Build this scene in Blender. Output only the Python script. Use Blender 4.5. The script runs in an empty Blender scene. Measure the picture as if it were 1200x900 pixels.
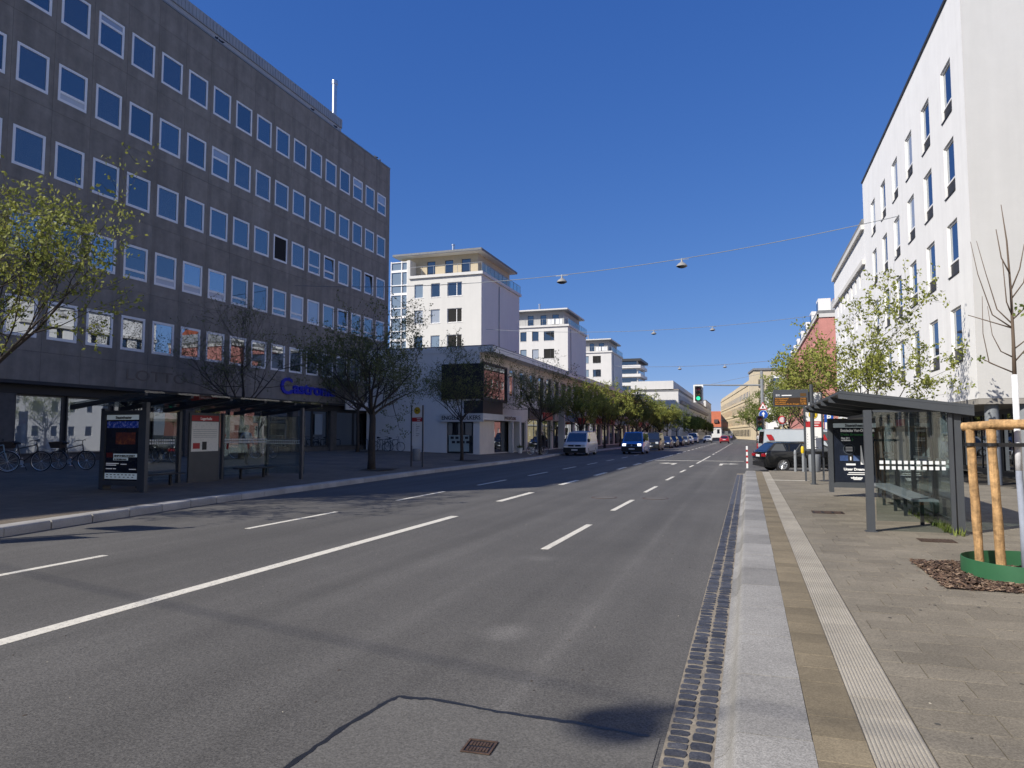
import bpy, bmesh, math, random
from math import sin, cos, pi, radians as R, atan2, sqrt, hypot
from mathutils import Vector, Matrix, Euler, noise
random.seed(7)
S = bpy.context.scene
C = S.collection

# ---------------------------------------------------------------- camera, sky, sun, exposure
CAMZ = 1.76
cam = bpy.data.cameras.new('camera')
cam.sensor_width = 36.0
cam.lens = 36.0 * 832 / 1200
cam.clip_start = 0.05
cam.clip_end = 3000
camo = bpy.data.objects.new('camera', cam)
C.objects.link(camo)
camo.location = (0, 0, CAMZ)
camo.rotation_euler = (R(90 + 4.056), 0, R(18.309))
S.camera = camo

SUN = Vector((-0.897, -1.03, 1.0)).normalized()          # towards the sun
SUN_EL = math.asin(SUN.z)
SUN_AZ = atan2(SUN.x, SUN.y)                            # clockwise from +Y
w = bpy.data.worlds.new('World')
S.world = w
w.use_nodes = True
nt = w.node_tree
bgn = nt.nodes['Background']
sky = nt.nodes.new('ShaderNodeTexSky')
sky.sky_type = 'NISHITA'
sky.sun_disc = False
sky.sun_elevation = SUN_EL
sky.sun_rotation = SUN_AZ
sky.altitude = 2500
sky.air_density = 1.0
sky.dust_density = 0.0
sky.ozone_density = 4.0
sepc = nt.nodes.new('ShaderNodeSeparateColor'); comb = nt.nodes.new('ShaderNodeCombineColor')   # the phone camera's response to the clear sky
nt.links.new(sky.outputs[0], sepc.inputs[0])
for i_, (k_, e_) in enumerate(((0.4675, 1.0), (0.8136, 0.72), (2.045, 0.45))):
    pw_ = nt.nodes.new('ShaderNodeMath'); pw_.operation = 'POWER'; pw_.inputs[1].default_value = e_
    ml_ = nt.nodes.new('ShaderNodeMath'); ml_.operation = 'MULTIPLY'; ml_.inputs[1].default_value = k_
    nt.links.new(sepc.outputs[i_], pw_.inputs[0]); nt.links.new(pw_.outputs[0], ml_.inputs[0]); nt.links.new(ml_.outputs[0], comb.inputs[i_])
nt.links.new(comb.outputs[0], bgn.inputs[0])
bgn.inputs[1].default_value = 0.10
sl = bpy.data.lights.new('sun', 'SUN')
sl.energy = 4.2
sl.angle = R(0.53)
sl.color = (1.0, 0.95, 0.87)
so = bpy.data.objects.new('sun', sl)
so.rotation_euler = SUN.to_track_quat('Z', 'Y').to_euler()
so.location = (-60, -70, 80)
C.objects.link(so)
S.view_settings.view_transform = 'Standard'
S.view_settings.look = 'None'
S.view_settings.gamma = 1.0
S.view_settings.exposure = 0.5
S.view_settings.use_curve_mapping = False

# ---------------------------------------------------------------- mesh helpers
class MB:
    """collects geometry; build() links it as one mesh object"""
    def __init__(s):
        s.v = []; s.f = []; s.m = []
    def add(s, vs, fs, mi=0):
        o = len(s.v)
        s.v += [tuple(p) for p in vs]
        for f in fs:
            s.f.append(tuple(i + o for i in f)); s.m.append(mi)
        return s
    def quad(s, a, b, c, d, mi=0):
        return s.add((a, b, c, d), ((0, 1, 2, 3),), mi)
    def box(s, x0, x1, y0, y1, z0, z1, mi=0, M=None):
        vs = [Vector((x, y, z)) for z in (z0, z1) for y in (y0, y1) for x in (x0, x1)]
        if M is not None: vs = [M @ p for p in vs]
        return s.add(vs, ((0, 2, 3, 1), (4, 5, 7, 6), (0, 1, 5, 4), (2, 6, 7, 3), (0, 4, 6, 2), (1, 3, 7, 5)), mi)
    def bbox(s, x0, x1, y0, y1, z0, z1, c=0.01, mi=0):
        """box with chamfered top edges"""
        vs = [(x0, y0, z0), (x1, y0, z0), (x1, y1, z0), (x0, y1, z0),
              (x0, y0, z1 - c), (x1, y0, z1 - c), (x1, y1, z1 - c), (x0, y1, z1 - c),
              (x0 + c, y0 + c, z1), (x1 - c, y0 + c, z1), (x1 - c, y1 - c, z1), (x0 + c, y1 - c, z1)]
        fs = [(3, 2, 1, 0), (8, 9, 10, 11)]
        for i in range(4):
            j = (i + 1) % 4
            fs += [(i, j, j + 4, i + 4), (i + 4, j + 4, j + 8, i + 8)]
        return s.add(vs, fs, mi)
    def tube(s, p0, p1, r0, r1=None, n=8, mi=0, caps=True):
        return s.path([p0, p1], [r0, r0 if r1 is None else r1], n, mi, caps)
    def path(s, pts, rad, n=8, mi=0, caps=True, closed=False):
        pts = [Vector(p) for p in pts]
        if not isinstance(rad, (list, tuple)): rad = [rad] * len(pts)
        k = len(pts); vs = []; up = None
        for i, p in enumerate(pts):
            if closed: d = pts[(i + 1) % k] - pts[i - 1]
            else: d = pts[min(i + 1, k - 1)] - pts[max(i - 1, 0)]
            d = d.normalized() if d.length > 1e-9 else Vector((0, 0, 1))
            if up is None:
                up = Vector((1, 0, 0)) if abs(d.x) < 0.8 else Vector((0, 1, 0))
            a = (up - d * up.dot(d)); 
            if a.length < 1e-6: a = d.orthogonal()
            a.normalize(); up = a; b = d.cross(a)
            for j in range(n):
                t = 2 * pi * j / n
                vs.append(p + (a * cos(t) + b * sin(t)) * rad[i])
        fs = []
        for i in range(k if closed else k - 1):
            i2 = (i + 1) % k
            for j in range(n):
                j2 = (j + 1) % n
                fs.append((i * n + j, i * n + j2, i2 * n + j2, i2 * n + j))
        if caps and not closed:
            fs.append(tuple(range(n - 1, -1, -1))); fs.append(tuple(range((k - 1) * n, k * n)))
        return s.add(vs, fs, mi)
    def lathe(s, prof, n=16, M=None, mi=0, caps=True):
        """prof: (r, z) list, axis z"""
        vs = []
        for r, z in prof:
            for j in range(n):
                t = 2 * pi * j / n
                p = Vector((r * cos(t), r * sin(t), z))
                vs.append(M @ p if M is not None else p)
        fs = []
        k = len(prof)
        for i in range(k - 1):
            for j in range(n):
                j2 = (j + 1) % n
                fs.append((i * n + j, i * n + j2, (i + 1) * n + j2, (i + 1) * n + j))
        if caps:
            fs.append(tuple(range(n - 1, -1, -1))); fs.append(tuple(range((k - 1) * n, k * n)))
        return s.add(vs, fs, mi)
    def prism(s, poly, a0, a1, axis='x', mi=0, M=None):
        """poly of 2-D points extruded along an axis; the other two axes keep their order"""
        n = len(poly); vs = []
        for a in (a0, a1):
            for p, q in poly:
                v = {'x': (a, p, q), 'y': (p, a, q), 'z': (p, q, a)}[axis]
                vs.append(M @ Vector(v) if M is not None else v)
        fs = [tuple(range(n - 1, -1, -1)), tuple(range(n, 2 * n))]
        for i in range(n):
            j = (i + 1) % n
            fs.append((i, j, n + j, n + i))
        return s.add(vs, fs, mi)
    def mesh(s, name, mats, smooth=False, fix=True):
        me = bpy.data.meshes.new(name)
        me.from_pydata(s.v, [], s.f)
        if not isinstance(mats, (list, tuple)): mats = [mats]
        for m in mats: me.materials.append(m)
        if len(mats) > 1: me.polygons.foreach_set('material_index', s.m)
        if fix and len(s.f) < 4000:
            b = bmesh.new(); b.from_mesh(me)
            bmesh.ops.recalc_face_normals(b, faces=b.faces)
            b.to_mesh(me); b.free()
        if smooth:
            me.polygons.foreach_set('use_smooth', [True] * len(me.polygons))
            if smooth != 'all':
                me.set_sharp_from_angle(angle=R(40))
        me.update()
        return me
    def build(s, name, mats, parent=None, smooth=False, world=False, loc=None, rz=0.0, fix=True):
        if world and parent is not None:
            l = parent.location
            s.v = [(a - l.x, b - l.y, c - l.z) for a, b, c in s.v]
        return link(name, s.mesh(name, mats, smooth, fix), parent, loc, rz)

def link(name, me, parent=None, loc=None, rz=0.0):
    o = bpy.data.objects.new(name, me)
    C.objects.link(o)
    if parent is not None: o.parent = parent
    if loc is not None: o.location = loc
    if rz: o.rotation_euler = (0, 0, rz)
    return o

def empty(name, loc=(0, 0, 0), rz=0.0, parent=None):
    o = bpy.data.objects.new(name, None)
    o.empty_display_size = 0.2
    C.objects.link(o)
    o.location = loc
    o.rotation_euler = (0, 0, rz)
    if parent is not None: o.parent = parent
    return o

def tag(o, label=None, cat=None, group=None, kind=None):
    if label: o['label'] = label
    if cat: o['category'] = cat
    if group: o['group'] = group
    if kind: o['kind'] = kind
    return o

def thing(name, label, cat, loc=(0, 0, 0), rz=0.0, group=None):
    return tag(empty(name, loc, rz), label, cat, group)

def kids(o):
    return [c for c in bpy.data.objects if c.parent == o]

def copy_tree(o, parent=None):
    c = o.copy(); C.objects.link(c); c.parent = parent
    for ch in o.children: copy_tree(ch, c)
    return c

TEXTS = {}
def text_mesh(txt, size, mat, depth=0.004, align='LEFT', bold=0.0):
    cu = bpy.data.curves.new('t', 'FONT')
    cu.body = txt; cu.size = size; cu.extrude = depth; cu.align_x = align; cu.offset = bold
    cu.resolution_u = 3
    o = bpy.data.objects.new('t', cu); C.objects.link(o)
    dg = bpy.context.evaluated_depsgraph_get()
    me = bpy.data.meshes.new_from_object(o.evaluated_get(dg))
    bpy.data.objects.remove(o); bpy.data.curves.remove(cu)
    me.materials.clear(); me.materials.append(mat)
    return me
def lettering(txt, size, mat, parent, loc, rz=0.0, width=None, depth=0.004, align='LEFT', bold=0.0, name='lettering', fit_h=None):
    """text standing upright, read from local -y"""
    me = text_mesh(txt, size, mat, depth, align, bold)
    o = bpy.data.objects.new(name, me); C.objects.link(o)
    o.parent = parent; o.location = loc
    o.rotation_euler = (R(90), 0, rz)
    xs = [v.co.x for v in me.vertices]
    if width and xs:
        k = width / (max(xs) - min(xs)); o.scale = (k, 1, 1)
    return o

# ---------------------------------------------------------------- materials
def newmat(name):
    m = bpy.data.materials.new(name); m.use_nodes = True
    n = m.node_tree
    return m, n, n.nodes['Principled BSDF']
def mat(name, col, rough=0.6, metal=0.0, spec=0.5, var=0.0, scale=5.0, bump=0.0, bscale=60.0, emit=None, es=1.0, objvar=0.0, alpha=None, coat=0.0):
    m, n, b = newmat(name)
    L = n.links
    b.inputs['Roughness'].default_value = rough
    b.inputs['Metallic'].default_value = metal
    b.inputs['Specular IOR Level'].default_value = spec
    b.inputs['Coat Weight'].default_value = coat
    b.inputs['Base Color'].default_value = (*col, 1)
    tc = None
    src = None
    if var or bump:
        tc = n.nodes.new('ShaderNodeTexCoord')
    if var:
        t = n.nodes.new('ShaderNodeTexNoise'); t.inputs['Scale'].default_value = scale
        t.inputs['Detail'].default_value = 6; t.inputs['Roughness'].default_value = 0.62
        L.new(tc.outputs['Object'], t.inputs['Vector'])
        mr = n.nodes.new('ShaderNodeMapRange')
        mr.inputs[1].default_value = 0.3; mr.inputs[2].default_value = 0.7
        mr.inputs[3].default_value = 1 - var; mr.inputs[4].default_value = 1 + var
        L.new(t.outputs['Fac'], mr.inputs[0]); src = mr.outputs[0]
    if objvar:
        oi = n.nodes.new('ShaderNodeObjectInfo')
        mr = n.nodes.new('ShaderNodeMapRange')
        mr.inputs[3].default_value = 1 - objvar; mr.inputs[4].default_value = 1 + objvar
        L.new(oi.outputs['Random'], mr.inputs[0])
        if src is None: src = mr.outputs[0]
        else:
            mm = n.nodes.new('ShaderNodeMath'); mm.operation = 'MULTIPLY'
            L.new(src, mm.inputs[0]); L.new(mr.outputs[0], mm.inputs[1]); src = mm.outputs[0]
    if src is not None:
        mx = n.nodes.new('ShaderNodeMixRGB'); mx.blend_type = 'MULTIPLY'; mx.inputs[0].default_value = 1
        mx.inputs[1].default_value = (*col, 1); L.new(src, mx.inputs[2])
        L.new(mx.outputs[0], b.inputs['Base Color'])
    if bump:
        t = n.nodes.new('ShaderNodeTexNoise'); t.inputs['Scale'].default_value = bscale; t.inputs['Detail'].default_value = 5
        L.new(tc.outputs['Object'], t.inputs['Vector'])
        bp = n.nodes.new('ShaderNodeBump'); bp.inputs['Strength'].default_value = bump; bp.inputs['Distance'].default_value = 0.01
        L.new(t.outputs['Fac'], bp.inputs['Height']); L.new(bp.outputs[0], b.inputs['Normal'])
    if emit:
        b.inputs['Emission Color'].default_value = (*emit, 1); b.inputs['Emission Strength'].default_value = es
    return m

def grain_mat(name, c1, c2, gscale=260.0, patch=0.18, pscale=0.35, rough=0.85, bump=0.25, speck=None, world=True, objvar=0.0, bscale=None):
    """granular mineral surface: fine aggregate + large soft patches"""
    m, n, b = newmat(name); L = n.links
    tc = n.nodes.new('ShaderNodeTexCoord')
    if world:
        g = n.nodes.new('ShaderNodeNewGeometry'); vec = g.outputs['Position']
    else: vec = tc.outputs['Object']
    v = n.nodes.new('ShaderNodeTexVoronoi'); v.inputs['Scale'].default_value = gscale
    L.new(vec, v.inputs['Vector'])
    t0 = n.nodes.new('ShaderNodeTexNoise'); t0.inputs['Scale'].default_value = gscale * 0.55; t0.inputs['Detail'].default_value = 4
    L.new(vec, t0.inputs['Vector'])
    sx = n.nodes.new('ShaderNodeSeparateColor'); L.new(v.outputs['Color'], sx.inputs[0])
    av = n.nodes.new('ShaderNodeMath'); av.operation = 'ADD'; L.new(sx.outputs[0], av.inputs[0])
    ml = n.nodes.new('ShaderNodeMath'); ml.operation = 'MULTIPLY_ADD'; ml.inputs[1].default_value = 1.4; ml.inputs[2].default_value = -0.2
    L.new(t0.outputs['Fac'], ml.inputs[0]); L.new(ml.outputs[0], av.inputs[1])
    hf = n.nodes.new('ShaderNodeMath'); hf.operation = 'MULTIPLY'; hf.inputs[1].default_value = 0.5; L.new(av.outputs[0], hf.inputs[0])
    mx = n.nodes.new('ShaderNodeMixRGB'); mx.inputs[1].default_value = (*c1, 1); mx.inputs[2].default_value = (*c2, 1)
    L.new(hf.outputs[0], mx.inputs[0])
    t1 = n.nodes.new('ShaderNodeTexNoise'); t1.inputs['Scale'].default_value = pscale; t1.inputs['Detail'].default_value = 7; t1.inputs['Roughness'].default_value = 0.6
    L.new(vec, t1.inputs['Vector'])
    mr = n.nodes.new('ShaderNodeMapRange'); mr.inputs[1].default_value = 0.3; mr.inputs[2].default_value = 0.7
    mr.inputs[3].default_value = 1 - patch; mr.inputs[4].default_value = 1 + patch
    L.new(t1.outputs['Fac'], mr.inputs[0])
    src = mr.outputs[0]
    if objvar:
        oi = n.nodes.new('ShaderNodeObjectInfo'); m2 = n.nodes.new('ShaderNodeMapRange')
        m2.inputs[3].default_value = 1 - objvar; m2.inputs[4].default_value = 1 + objvar
        L.new(oi.outputs['Random'], m2.inputs[0])
        mm = n.nodes.new('ShaderNodeMath'); mm.operation = 'MULTIPLY'; L.new(src, mm.inputs[0]); L.new(m2.outputs[0], mm.inputs[1]); src = mm.outputs[0]
    mu = n.nodes.new('ShaderNodeMixRGB'); mu.blend_type = 'MULTIPLY'; mu.inputs[0].default_value = 1
    L.new(mx.outputs[0], mu.inputs[1]); L.new(src, mu.inputs[2])
    L.new(mu.outputs[0], b.inputs['Base Color'])
    b.inputs['Roughness'].default_value = rough; b.inputs['Specular IOR Level'].default_value = 0.35
    if bump:
        bp = n.nodes.new('ShaderNodeBump'); bp.inputs['Strength'].default_value = bump; bp.inputs['Distance'].default_value = 0.004
        L.new(hf.outputs[0], bp.inputs['Height']); L.new(bp.outputs[0], b.inputs['Normal'])
    return m, n, mu, b, vec

def glass_mat(name, col=(0.012, 0.015, 0.018), refl=0.16, edge=0.75, tint=(0.9, 0.95, 1.0), rough=0.0):
    """window glass before a dark room: dark body with a mirror layer that grows towards grazing"""
    m, n, b = newmat(name); L = n.links
    b.inputs['Base Color'].default_value = (*col, 1); b.inputs['Roughness'].default_value = 0.5; b.inputs['Specular IOR Level'].default_value = 0.0
    gl = n.nodes.new('ShaderNodeBsdfGlossy'); gl.inputs['Color'].default_value = (*tint, 1); gl.inputs['Roughness'].default_value = rough
    lw = n.nodes.new('ShaderNodeLayerWeight'); lw.inputs['Blend'].default_value = 0.35
    mr = n.nodes.new('ShaderNodeMapRange'); mr.inputs[3].default_value = refl; mr.inputs[4].default_value = edge
    pw = n.nodes.new('ShaderNodeMath'); pw.operation = 'POWER'; pw.inputs[1].default_value = 1.6
    L.new(lw.outputs['Facing'], pw.inputs[0]); L.new(pw.outputs[0], mr.inputs[0])
    t = n.nodes.new('ShaderNodeTexNoise'); t.inputs['Scale'].default_value = 0.9; t.inputs['Detail'].default_value = 1
    tc = n.nodes.new('ShaderNodeTexCoord'); L.new(tc.outputs['Object'], t.inputs['Vector'])
    oi = n.nodes.new('ShaderNodeObjectInfo')
    ad = n.nodes.new('ShaderNodeVectorMath'); ad.operation = 'ADD'; L.new(tc.outputs['Object'], ad.inputs[0]); L.new(oi.outputs['Location'], ad.inputs[1])
    L.new(ad.outputs[0], t.inputs['Vector'])
    bp = n.nodes.new('ShaderNodeBump'); bp.inputs['Strength'].default_value = 0.05; bp.inputs['Distance'].default_value = 0.02
    L.new(t.outputs['Fac'], bp.inputs['Height']); L.new(bp.outputs[0], gl.inputs['Normal'])
    ms = n.nodes.new('ShaderNodeMixShader'); L.new(mr.outputs[0], ms.inputs[0]); L.new(b.outputs[0], ms.inputs[1]); L.new(gl.outputs[0], ms.inputs[2])
    L.new(ms.outputs[0], n.nodes['Material Output'].inputs[0])
    return m
def clear_glass(name, tint=(0.80, 0.86, 0.86), refl=0.09, edge=0.6):
    m, n, b = newmat(name); L = n.links
    tr = n.nodes.new('ShaderNodeBsdfTransparent'); tr.inputs['Color'].default_value = (*tint, 1)
    gl = n.nodes.new('ShaderNodeBsdfGlossy'); gl.inputs['Roughness'].default_value = 0.01
    lw = n.nodes.new('ShaderNodeLayerWeight'); lw.inputs['Blend'].default_value = 0.3
    mr = n.nodes.new('ShaderNodeMapRange'); mr.inputs[3].default_value = refl; mr.inputs[4].default_value = edge
    pw = n.nodes.new('ShaderNodeMath'); pw.operation = 'POWER'; pw.inputs[1].default_value = 2.0
    L.new(lw.outputs['Facing'], pw.inputs[0]); L.new(pw.outputs[0], mr.inputs[0])
    ms = n.nodes.new('ShaderNodeMixShader'); L.new(mr.outputs[0], ms.inputs[0]); L.new(tr.outputs[0], ms.inputs[1]); L.new(gl.outputs[0], ms.inputs[2])
    L.new(ms.outputs[0], n.nodes['Material Output'].inputs[0])
    return m

M = {}
M['glass'] = glass_mat('window_glass', refl=0.20, edge=0.72)
M['glassB'] = glass_mat('window_glass_grey_room', (0.035, 0.04, 0.046), 0.17, 0.66)
M['glassD'] = glass_mat('window_glass_dark', (0.010, 0.012, 0.014), 0.17, 0.66)
M['glassR'] = glass_mat('window_glass_coated', (0.02, 0.022, 0.024), 0.42, 0.8)
M['shopglass'] = glass_mat('shop_glass', (0.02, 0.024, 0.026), 0.14, 0.7)
M['carglass'] = glass_mat('car_glass', (0.012, 0.014, 0.016), 0.12, 0.65)
M['paleglass'] = glass_mat('pale_glass', (0.20, 0.24, 0.26), 0.2, 0.7)
M['blind'] = glass_mat('blind_behind_glass', (0.34, 0.36, 0.38), 0.14, 0.6)
M['open'] = mat('dark_room', (0.012, 0.011, 0.010), 0.9)
M['clear'] = clear_glass('shelter_glass')
M['winframe'] = mat('window_frame_white', (0.85, 0.83, 0.80), 0.45)
M['winpanel'] = mat('window_panel', (0.55, 0.57, 0.60), 0.5)
M['darkframe'] = mat('dark_window_frame', (0.035, 0.036, 0.038), 0.5)
M['white'] = mat('white_paint', (0.75, 0.75, 0.73), 0.6)
M['anthra'] = mat('anthracite_steel', (0.060, 0.066, 0.074), 0.42, var=0.10, scale=3, spec=0.5)
M['anthra2'] = mat('anthracite_dark', (0.022, 0.024, 0.028), 0.5)
M['steel'] = mat('galvanised_steel', (0.42, 0.44, 0.46), 0.38, metal=0.7, var=0.12, scale=9)
M['greymetal'] = mat('grey_metal', (0.22, 0.235, 0.25), 0.45, var=0.1, scale=4)
M['black'] = mat('black_plastic', (0.012, 0.012, 0.013), 0.5)
M['rubber'] = mat('rubber', (0.018, 0.018, 0.019), 0.85)
M['alu'] = mat('aluminium', (0.62, 0.63, 0.64), 0.3, metal=0.9)

# ---------------------------------------------------------------- ground, road, pavements
asph, an, amu, ab, avec = grain_mat('asphalt', (0.036, 0.034, 0.031), (0.172, 0.163, 0.148), 105, 0.11, 0.4, 0.8, 0.6)
# wheel tracks, longitudinal wear and old stains (real wear along the lanes)
def add_wear(n, mu, b, vec):
    L = n.links
    sp = n.nodes.new('ShaderNodeSeparateXYZ'); L.new(vec, sp.inputs[0])
    mp = n.nodes.new('ShaderNodeMapping'); mp.inputs['Scale'].default_value = (1.5, 0.045, 1); L.new(vec, mp.inputs[0])
    t = n.nodes.new('ShaderNodeTexNoise'); t.inputs['Scale'].default_value = 1.0; t.inputs['Detail'].default_value = 5; L.new(mp.outputs[0], t.inputs['Vector'])
    mr = n.nodes.new('ShaderNodeMapRange'); mr.inputs[1].default_value = 0.32; mr.inputs[2].default_value = 0.68; mr.inputs[3].default_value = 0.80; mr.inputs[4].default_value = 1.13
    L.new(t.outputs['Fac'], mr.inputs[0])
    # paving seam between the two lanes, at x = -1.5
    d = n.nodes.new('ShaderNodeMath'); d.operation = 'ADD'; d.inputs[1].default_value = 1.52; L.new(sp.outputs[0], d.inputs[0])
    t2 = n.nodes.new('ShaderNodeTexNoise'); t2.inputs['Scale'].default_value = 1.6; t2.inputs['Detail'].default_value = 4; L.new(vec, t2.inputs['Vector'])
    wob = n.nodes.new('ShaderNodeMath'); wob.operation = 'MULTIPLY_ADD'; wob.inputs[1].default_value = 0.12; wob.inputs[2].default_value = -0.06; L.new(t2.outputs['Fac'], wob.inputs[0])
    d2 = n.nodes.new('ShaderNodeMath'); d2.operation = 'ADD'; L.new(d.outputs[0], d2.inputs[0]); L.new(wob.outputs[0], d2.inputs[1])
    a = n.nodes.new('ShaderNodeMath'); a.operation = 'ABSOLUTE'; L.new(d2.outputs[0], a.inputs[0])
    m3 = n.nodes.new('ShaderNodeMapRange'); m3.inputs[1].default_value = 0.0; m3.inputs[2].default_value = 0.11; m3.inputs[3].default_value = 1.16; m3.inputs[4].default_value = 1.0
    L.new(a.outputs[0], m3.inputs[0])
    # pale dusty spots
    def spot(x, y, r, k):
        s = n.nodes.new('ShaderNodeVectorMath'); s.operation = 'DISTANCE'; L.new(vec, s.inputs[0]); s.inputs[1].default_value = (x, y, 0)
        q = n.nodes.new('ShaderNodeMath'); q.operation = 'MULTIPLY_ADD'; q.inputs[1].default_value = r * 1.2; q.inputs[2].default_value = -r * 0.6; L.new(t2.outputs['Fac'], q.inputs[0])
        z = n.nodes.new('ShaderNodeMath'); z.operation = 'ADD'; L.new(s.outputs['Value'], z.inputs[0]); L.new(q.outputs[0], z.inputs[1])
        r_ = n.nodes.new('ShaderNodeMapRange'); r_.interpolation_type = 'SMOOTHSTEP'; r_.inputs[2].default_value = r; r_.inputs[3].default_value = k; r_.inputs[4].default_value = 1.0
        L.new(z.outputs[0], r_.inputs[0]); return r_.outputs[0]
    outs = [mr.outputs[0], m3.outputs[0], spot(-2.1, 6.15, 0.36, 1.5), spot(-2.85, 9.85, 0.36, 1.35)]
    cur = None
    for o in outs:
        if cur is None: cur = o; continue
        q = n.nodes.new('ShaderNodeMath'); q.operation = 'MULTIPLY'; L.new(cur, q.inputs[0]); L.new(o, q.inputs[1]); cur = q.outputs[0]
    f = n.nodes.new('ShaderNodeMixRGB'); f.blend_type = 'MULTIPLY'; f.inputs[0].default_value = 1
    L.new(mu.outputs[0], f.inputs[1]); L.new(cur, f.inputs[2]); L.new(f.outputs[0], b.inputs['Base Color'])
add_wear(an, amu, ab, avec)
M['asphalt'] = asph
M['patch'] = grain_mat('patch_asphalt', (0.060, 0.057, 0.052), (0.185, 0.176, 0.160), 110, 0.12, 1.2, 0.85, 0.6)[0]
M['tar'] = mat('tar_joint', (0.018, 0.018, 0.018), 0.45, bump=0.4, bscale=90)
M['paint'] = mat('road_paint', (0.68, 0.64, 0.54), 0.65, var=0.14, scale=14)
def worn(m):
    n = m.node_tree; L = n.links; b = n.nodes['Principled BSDF']; src = b.inputs['Base Color'].links[0].from_socket
    g_ = n.nodes.new('ShaderNodeNewGeometry'); t = n.nodes.new('ShaderNodeTexNoise'); t.inputs['Scale'].default_value = 34; t.inputs['Detail'].default_value = 6; t.inputs['Roughness'].default_value = .75; L.new(g_.outputs['Position'], t.inputs['Vector'])
    t2 = n.nodes.new('ShaderNodeTexNoise'); t2.inputs['Scale'].default_value = .8; L.new(g_.outputs['Position'], t2.inputs['Vector'])
    ad = n.nodes.new('ShaderNodeMath'); ad.operation = 'MULTIPLY_ADD'; ad.inputs[1].default_value = .35; L.new(t2.outputs['Fac'], ad.inputs[0]); L.new(t.outputs['Fac'], ad.inputs[2])
    mr = n.nodes.new('ShaderNodeMapRange'); mr.inputs[1].default_value = .74; mr.inputs[2].default_value = .82; L.new(ad.outputs[0], mr.inputs[0])
    mx = n.nodes.new('ShaderNodeMixRGB'); mx.inputs[2].default_value = (.16, .15, .135, 1); L.new(mr.outputs[0], mx.inputs[0]); L.new(src, mx.inputs[1]); L.new(mx.outputs[0], b.inputs['Base Color'])
worn(M['paint'])
M['granite'] = grain_mat('kerb_granite', (0.11, 0.105, 0.096), (0.39, 0.375, 0.345), 150, 0.16, 1.6, 0.75, 0.3, objvar=0.17)[0]
M['basalt'] = grain_mat('basalt_cobble', (0.026, 0.026, 0.029), (0.095, 0.094, 0.098), 110, 0.2, 6, 0.5, 0.5, objvar=0.35)[0]
M['joint'] = mat('joint_mortar', (0.24, 0.205, 0.155), 0.95, var=0.3, scale=12, bump=0.5)
M['paver'] = grain_mat('paver_concrete', (0.10, 0.087, 0.065), (0.295, 0.258, 0.198), 140, 0.16, 1.3, 0.85, 0.4, objvar=0.12)[0]
M['tan'] = grain_mat('tan_paver', (0.12, 0.097, 0.062), (0.262, 0.216, 0.142), 140, 0.24, 1.4, 0.85, 0.35, objvar=0.14)[0]
M['tactile'] = grain_mat('tactile_slab', (0.25, 0.225, 0.18), (0.46, 0.42, 0.35), 180, 0.12, 2.0, 0.8, 0.3, objvar=0.08)[0]
M['sand'] = mat('sand_joint', (0.045, 0.038, 0.028), 0.95, var=0.3, scale=8)
M['plaza'] = grain_mat('plaza_paving', (0.12, 0.098, 0.074), (0.25, 0.205, 0.155), 150, 0.2, 0.5, 0.85, 0.3)[0]
def add_grid(m, sx, sy):
    """fine joint grid for paving too far away to model"""
    n = m.node_tree; L = n.links
    b = n.nodes['Principled BSDF']; src = b.inputs['Base Color'].links[0].from_socket
    g = n.nodes.new('ShaderNodeNewGeometry')
    br = n.nodes.new('ShaderNodeTexBrick'); br.inputs['Scale'].default_value = 1.0
    br.inputs['Brick Width'].default_value = sx; br.inputs['Row Height'].default_value = sy; br.inputs['Mortar Size'].default_value = 0.006
    br.inputs['Color1'].default_value = (1, 1, 1, 1); br.inputs['Color2'].default_value = (0.82, 0.82, 0.82, 1); br.inputs['Mortar'].default_value = (0.45, 0.45, 0.43, 1)
    L.new(g.outputs['Position'], br.inputs['Vector'])
    mu = n.nodes.new('ShaderNodeMixRGB'); mu.blend_type = 'MULTIPLY'; mu.inputs[0].default_value = 1
    L.new(src, mu.inputs[1]); L.new(br.outputs['Color'], mu.inputs[2]); L.new(mu.outputs[0], b.inputs['Base Color'])
add_grid(M['plaza'], 0.4, 0.4)

g = MB(); g.quad((-900, -300, -0.06), (900, -300, -0.06), (900, 1600, -0.06), (-900, 1600, -0.06))
tag(g.build('ground', grain_mat('far_ground', (0.07, 0.07, 0.065), (0.13, 0.125, 0.115), 4, 0.2, 0.05)[0]), kind='structure')
g = MB()
for y0, y1 in ((-60, 33.5), (33.5, 120), (120, 460)):
    g.quad((-16.5, y0, 0), (0 if y0 < 0 else 9.0, y0, 0), (0 if y0 < 0 else 9.0, y1, 0), (-16.5, y1, 0))
road = tag(g.build('road', M['asphalt']), kind='structure')

def bar(mb, x0, y0, x1, y1, wd, z0=0.004, th=0.003):
    d = Vector((x1 - x0, y1 - y0, 0)); L_ = d.length; d.normalize(); nn = Vector((-d.y, d.x, 0)) * wd / 2
    a, b = Vector((x0, y0, 0)), Vector((x1, y1, 0))
    lo = [a - nn, b - nn, b + nn, a + nn]
    vs = [(p.x, p.y, 0.0005) for p in lo] + [(p.x, p.y, z0) for p in lo]
    mb.add(vs, ((4, 5, 6, 7), (0, 1, 5, 4), (1, 2, 6, 5), (2, 3, 7, 6), (3, 0, 4, 7)))
def mark(name, *segs, wd=0.12):
    m = MB()
    for s in segs: bar(m, *s, wd)
    return m.build(name, M['paint'], road)
mark('centre_line', (-6.08, -12, -6.03, 14.3), wd=0.18)
for a, b in ((17.8, 20.8), (24.3, 26.9), (30.2, 32.7), (35.8, 38.3), (41.2, 43.8)):
    mark('centre_line_dash', (-6.25, a, -6.25, b), wd=0.18)
mark('centre_line', (-6.25, 46.5, -6.1, 62), wd=0.13)
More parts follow.
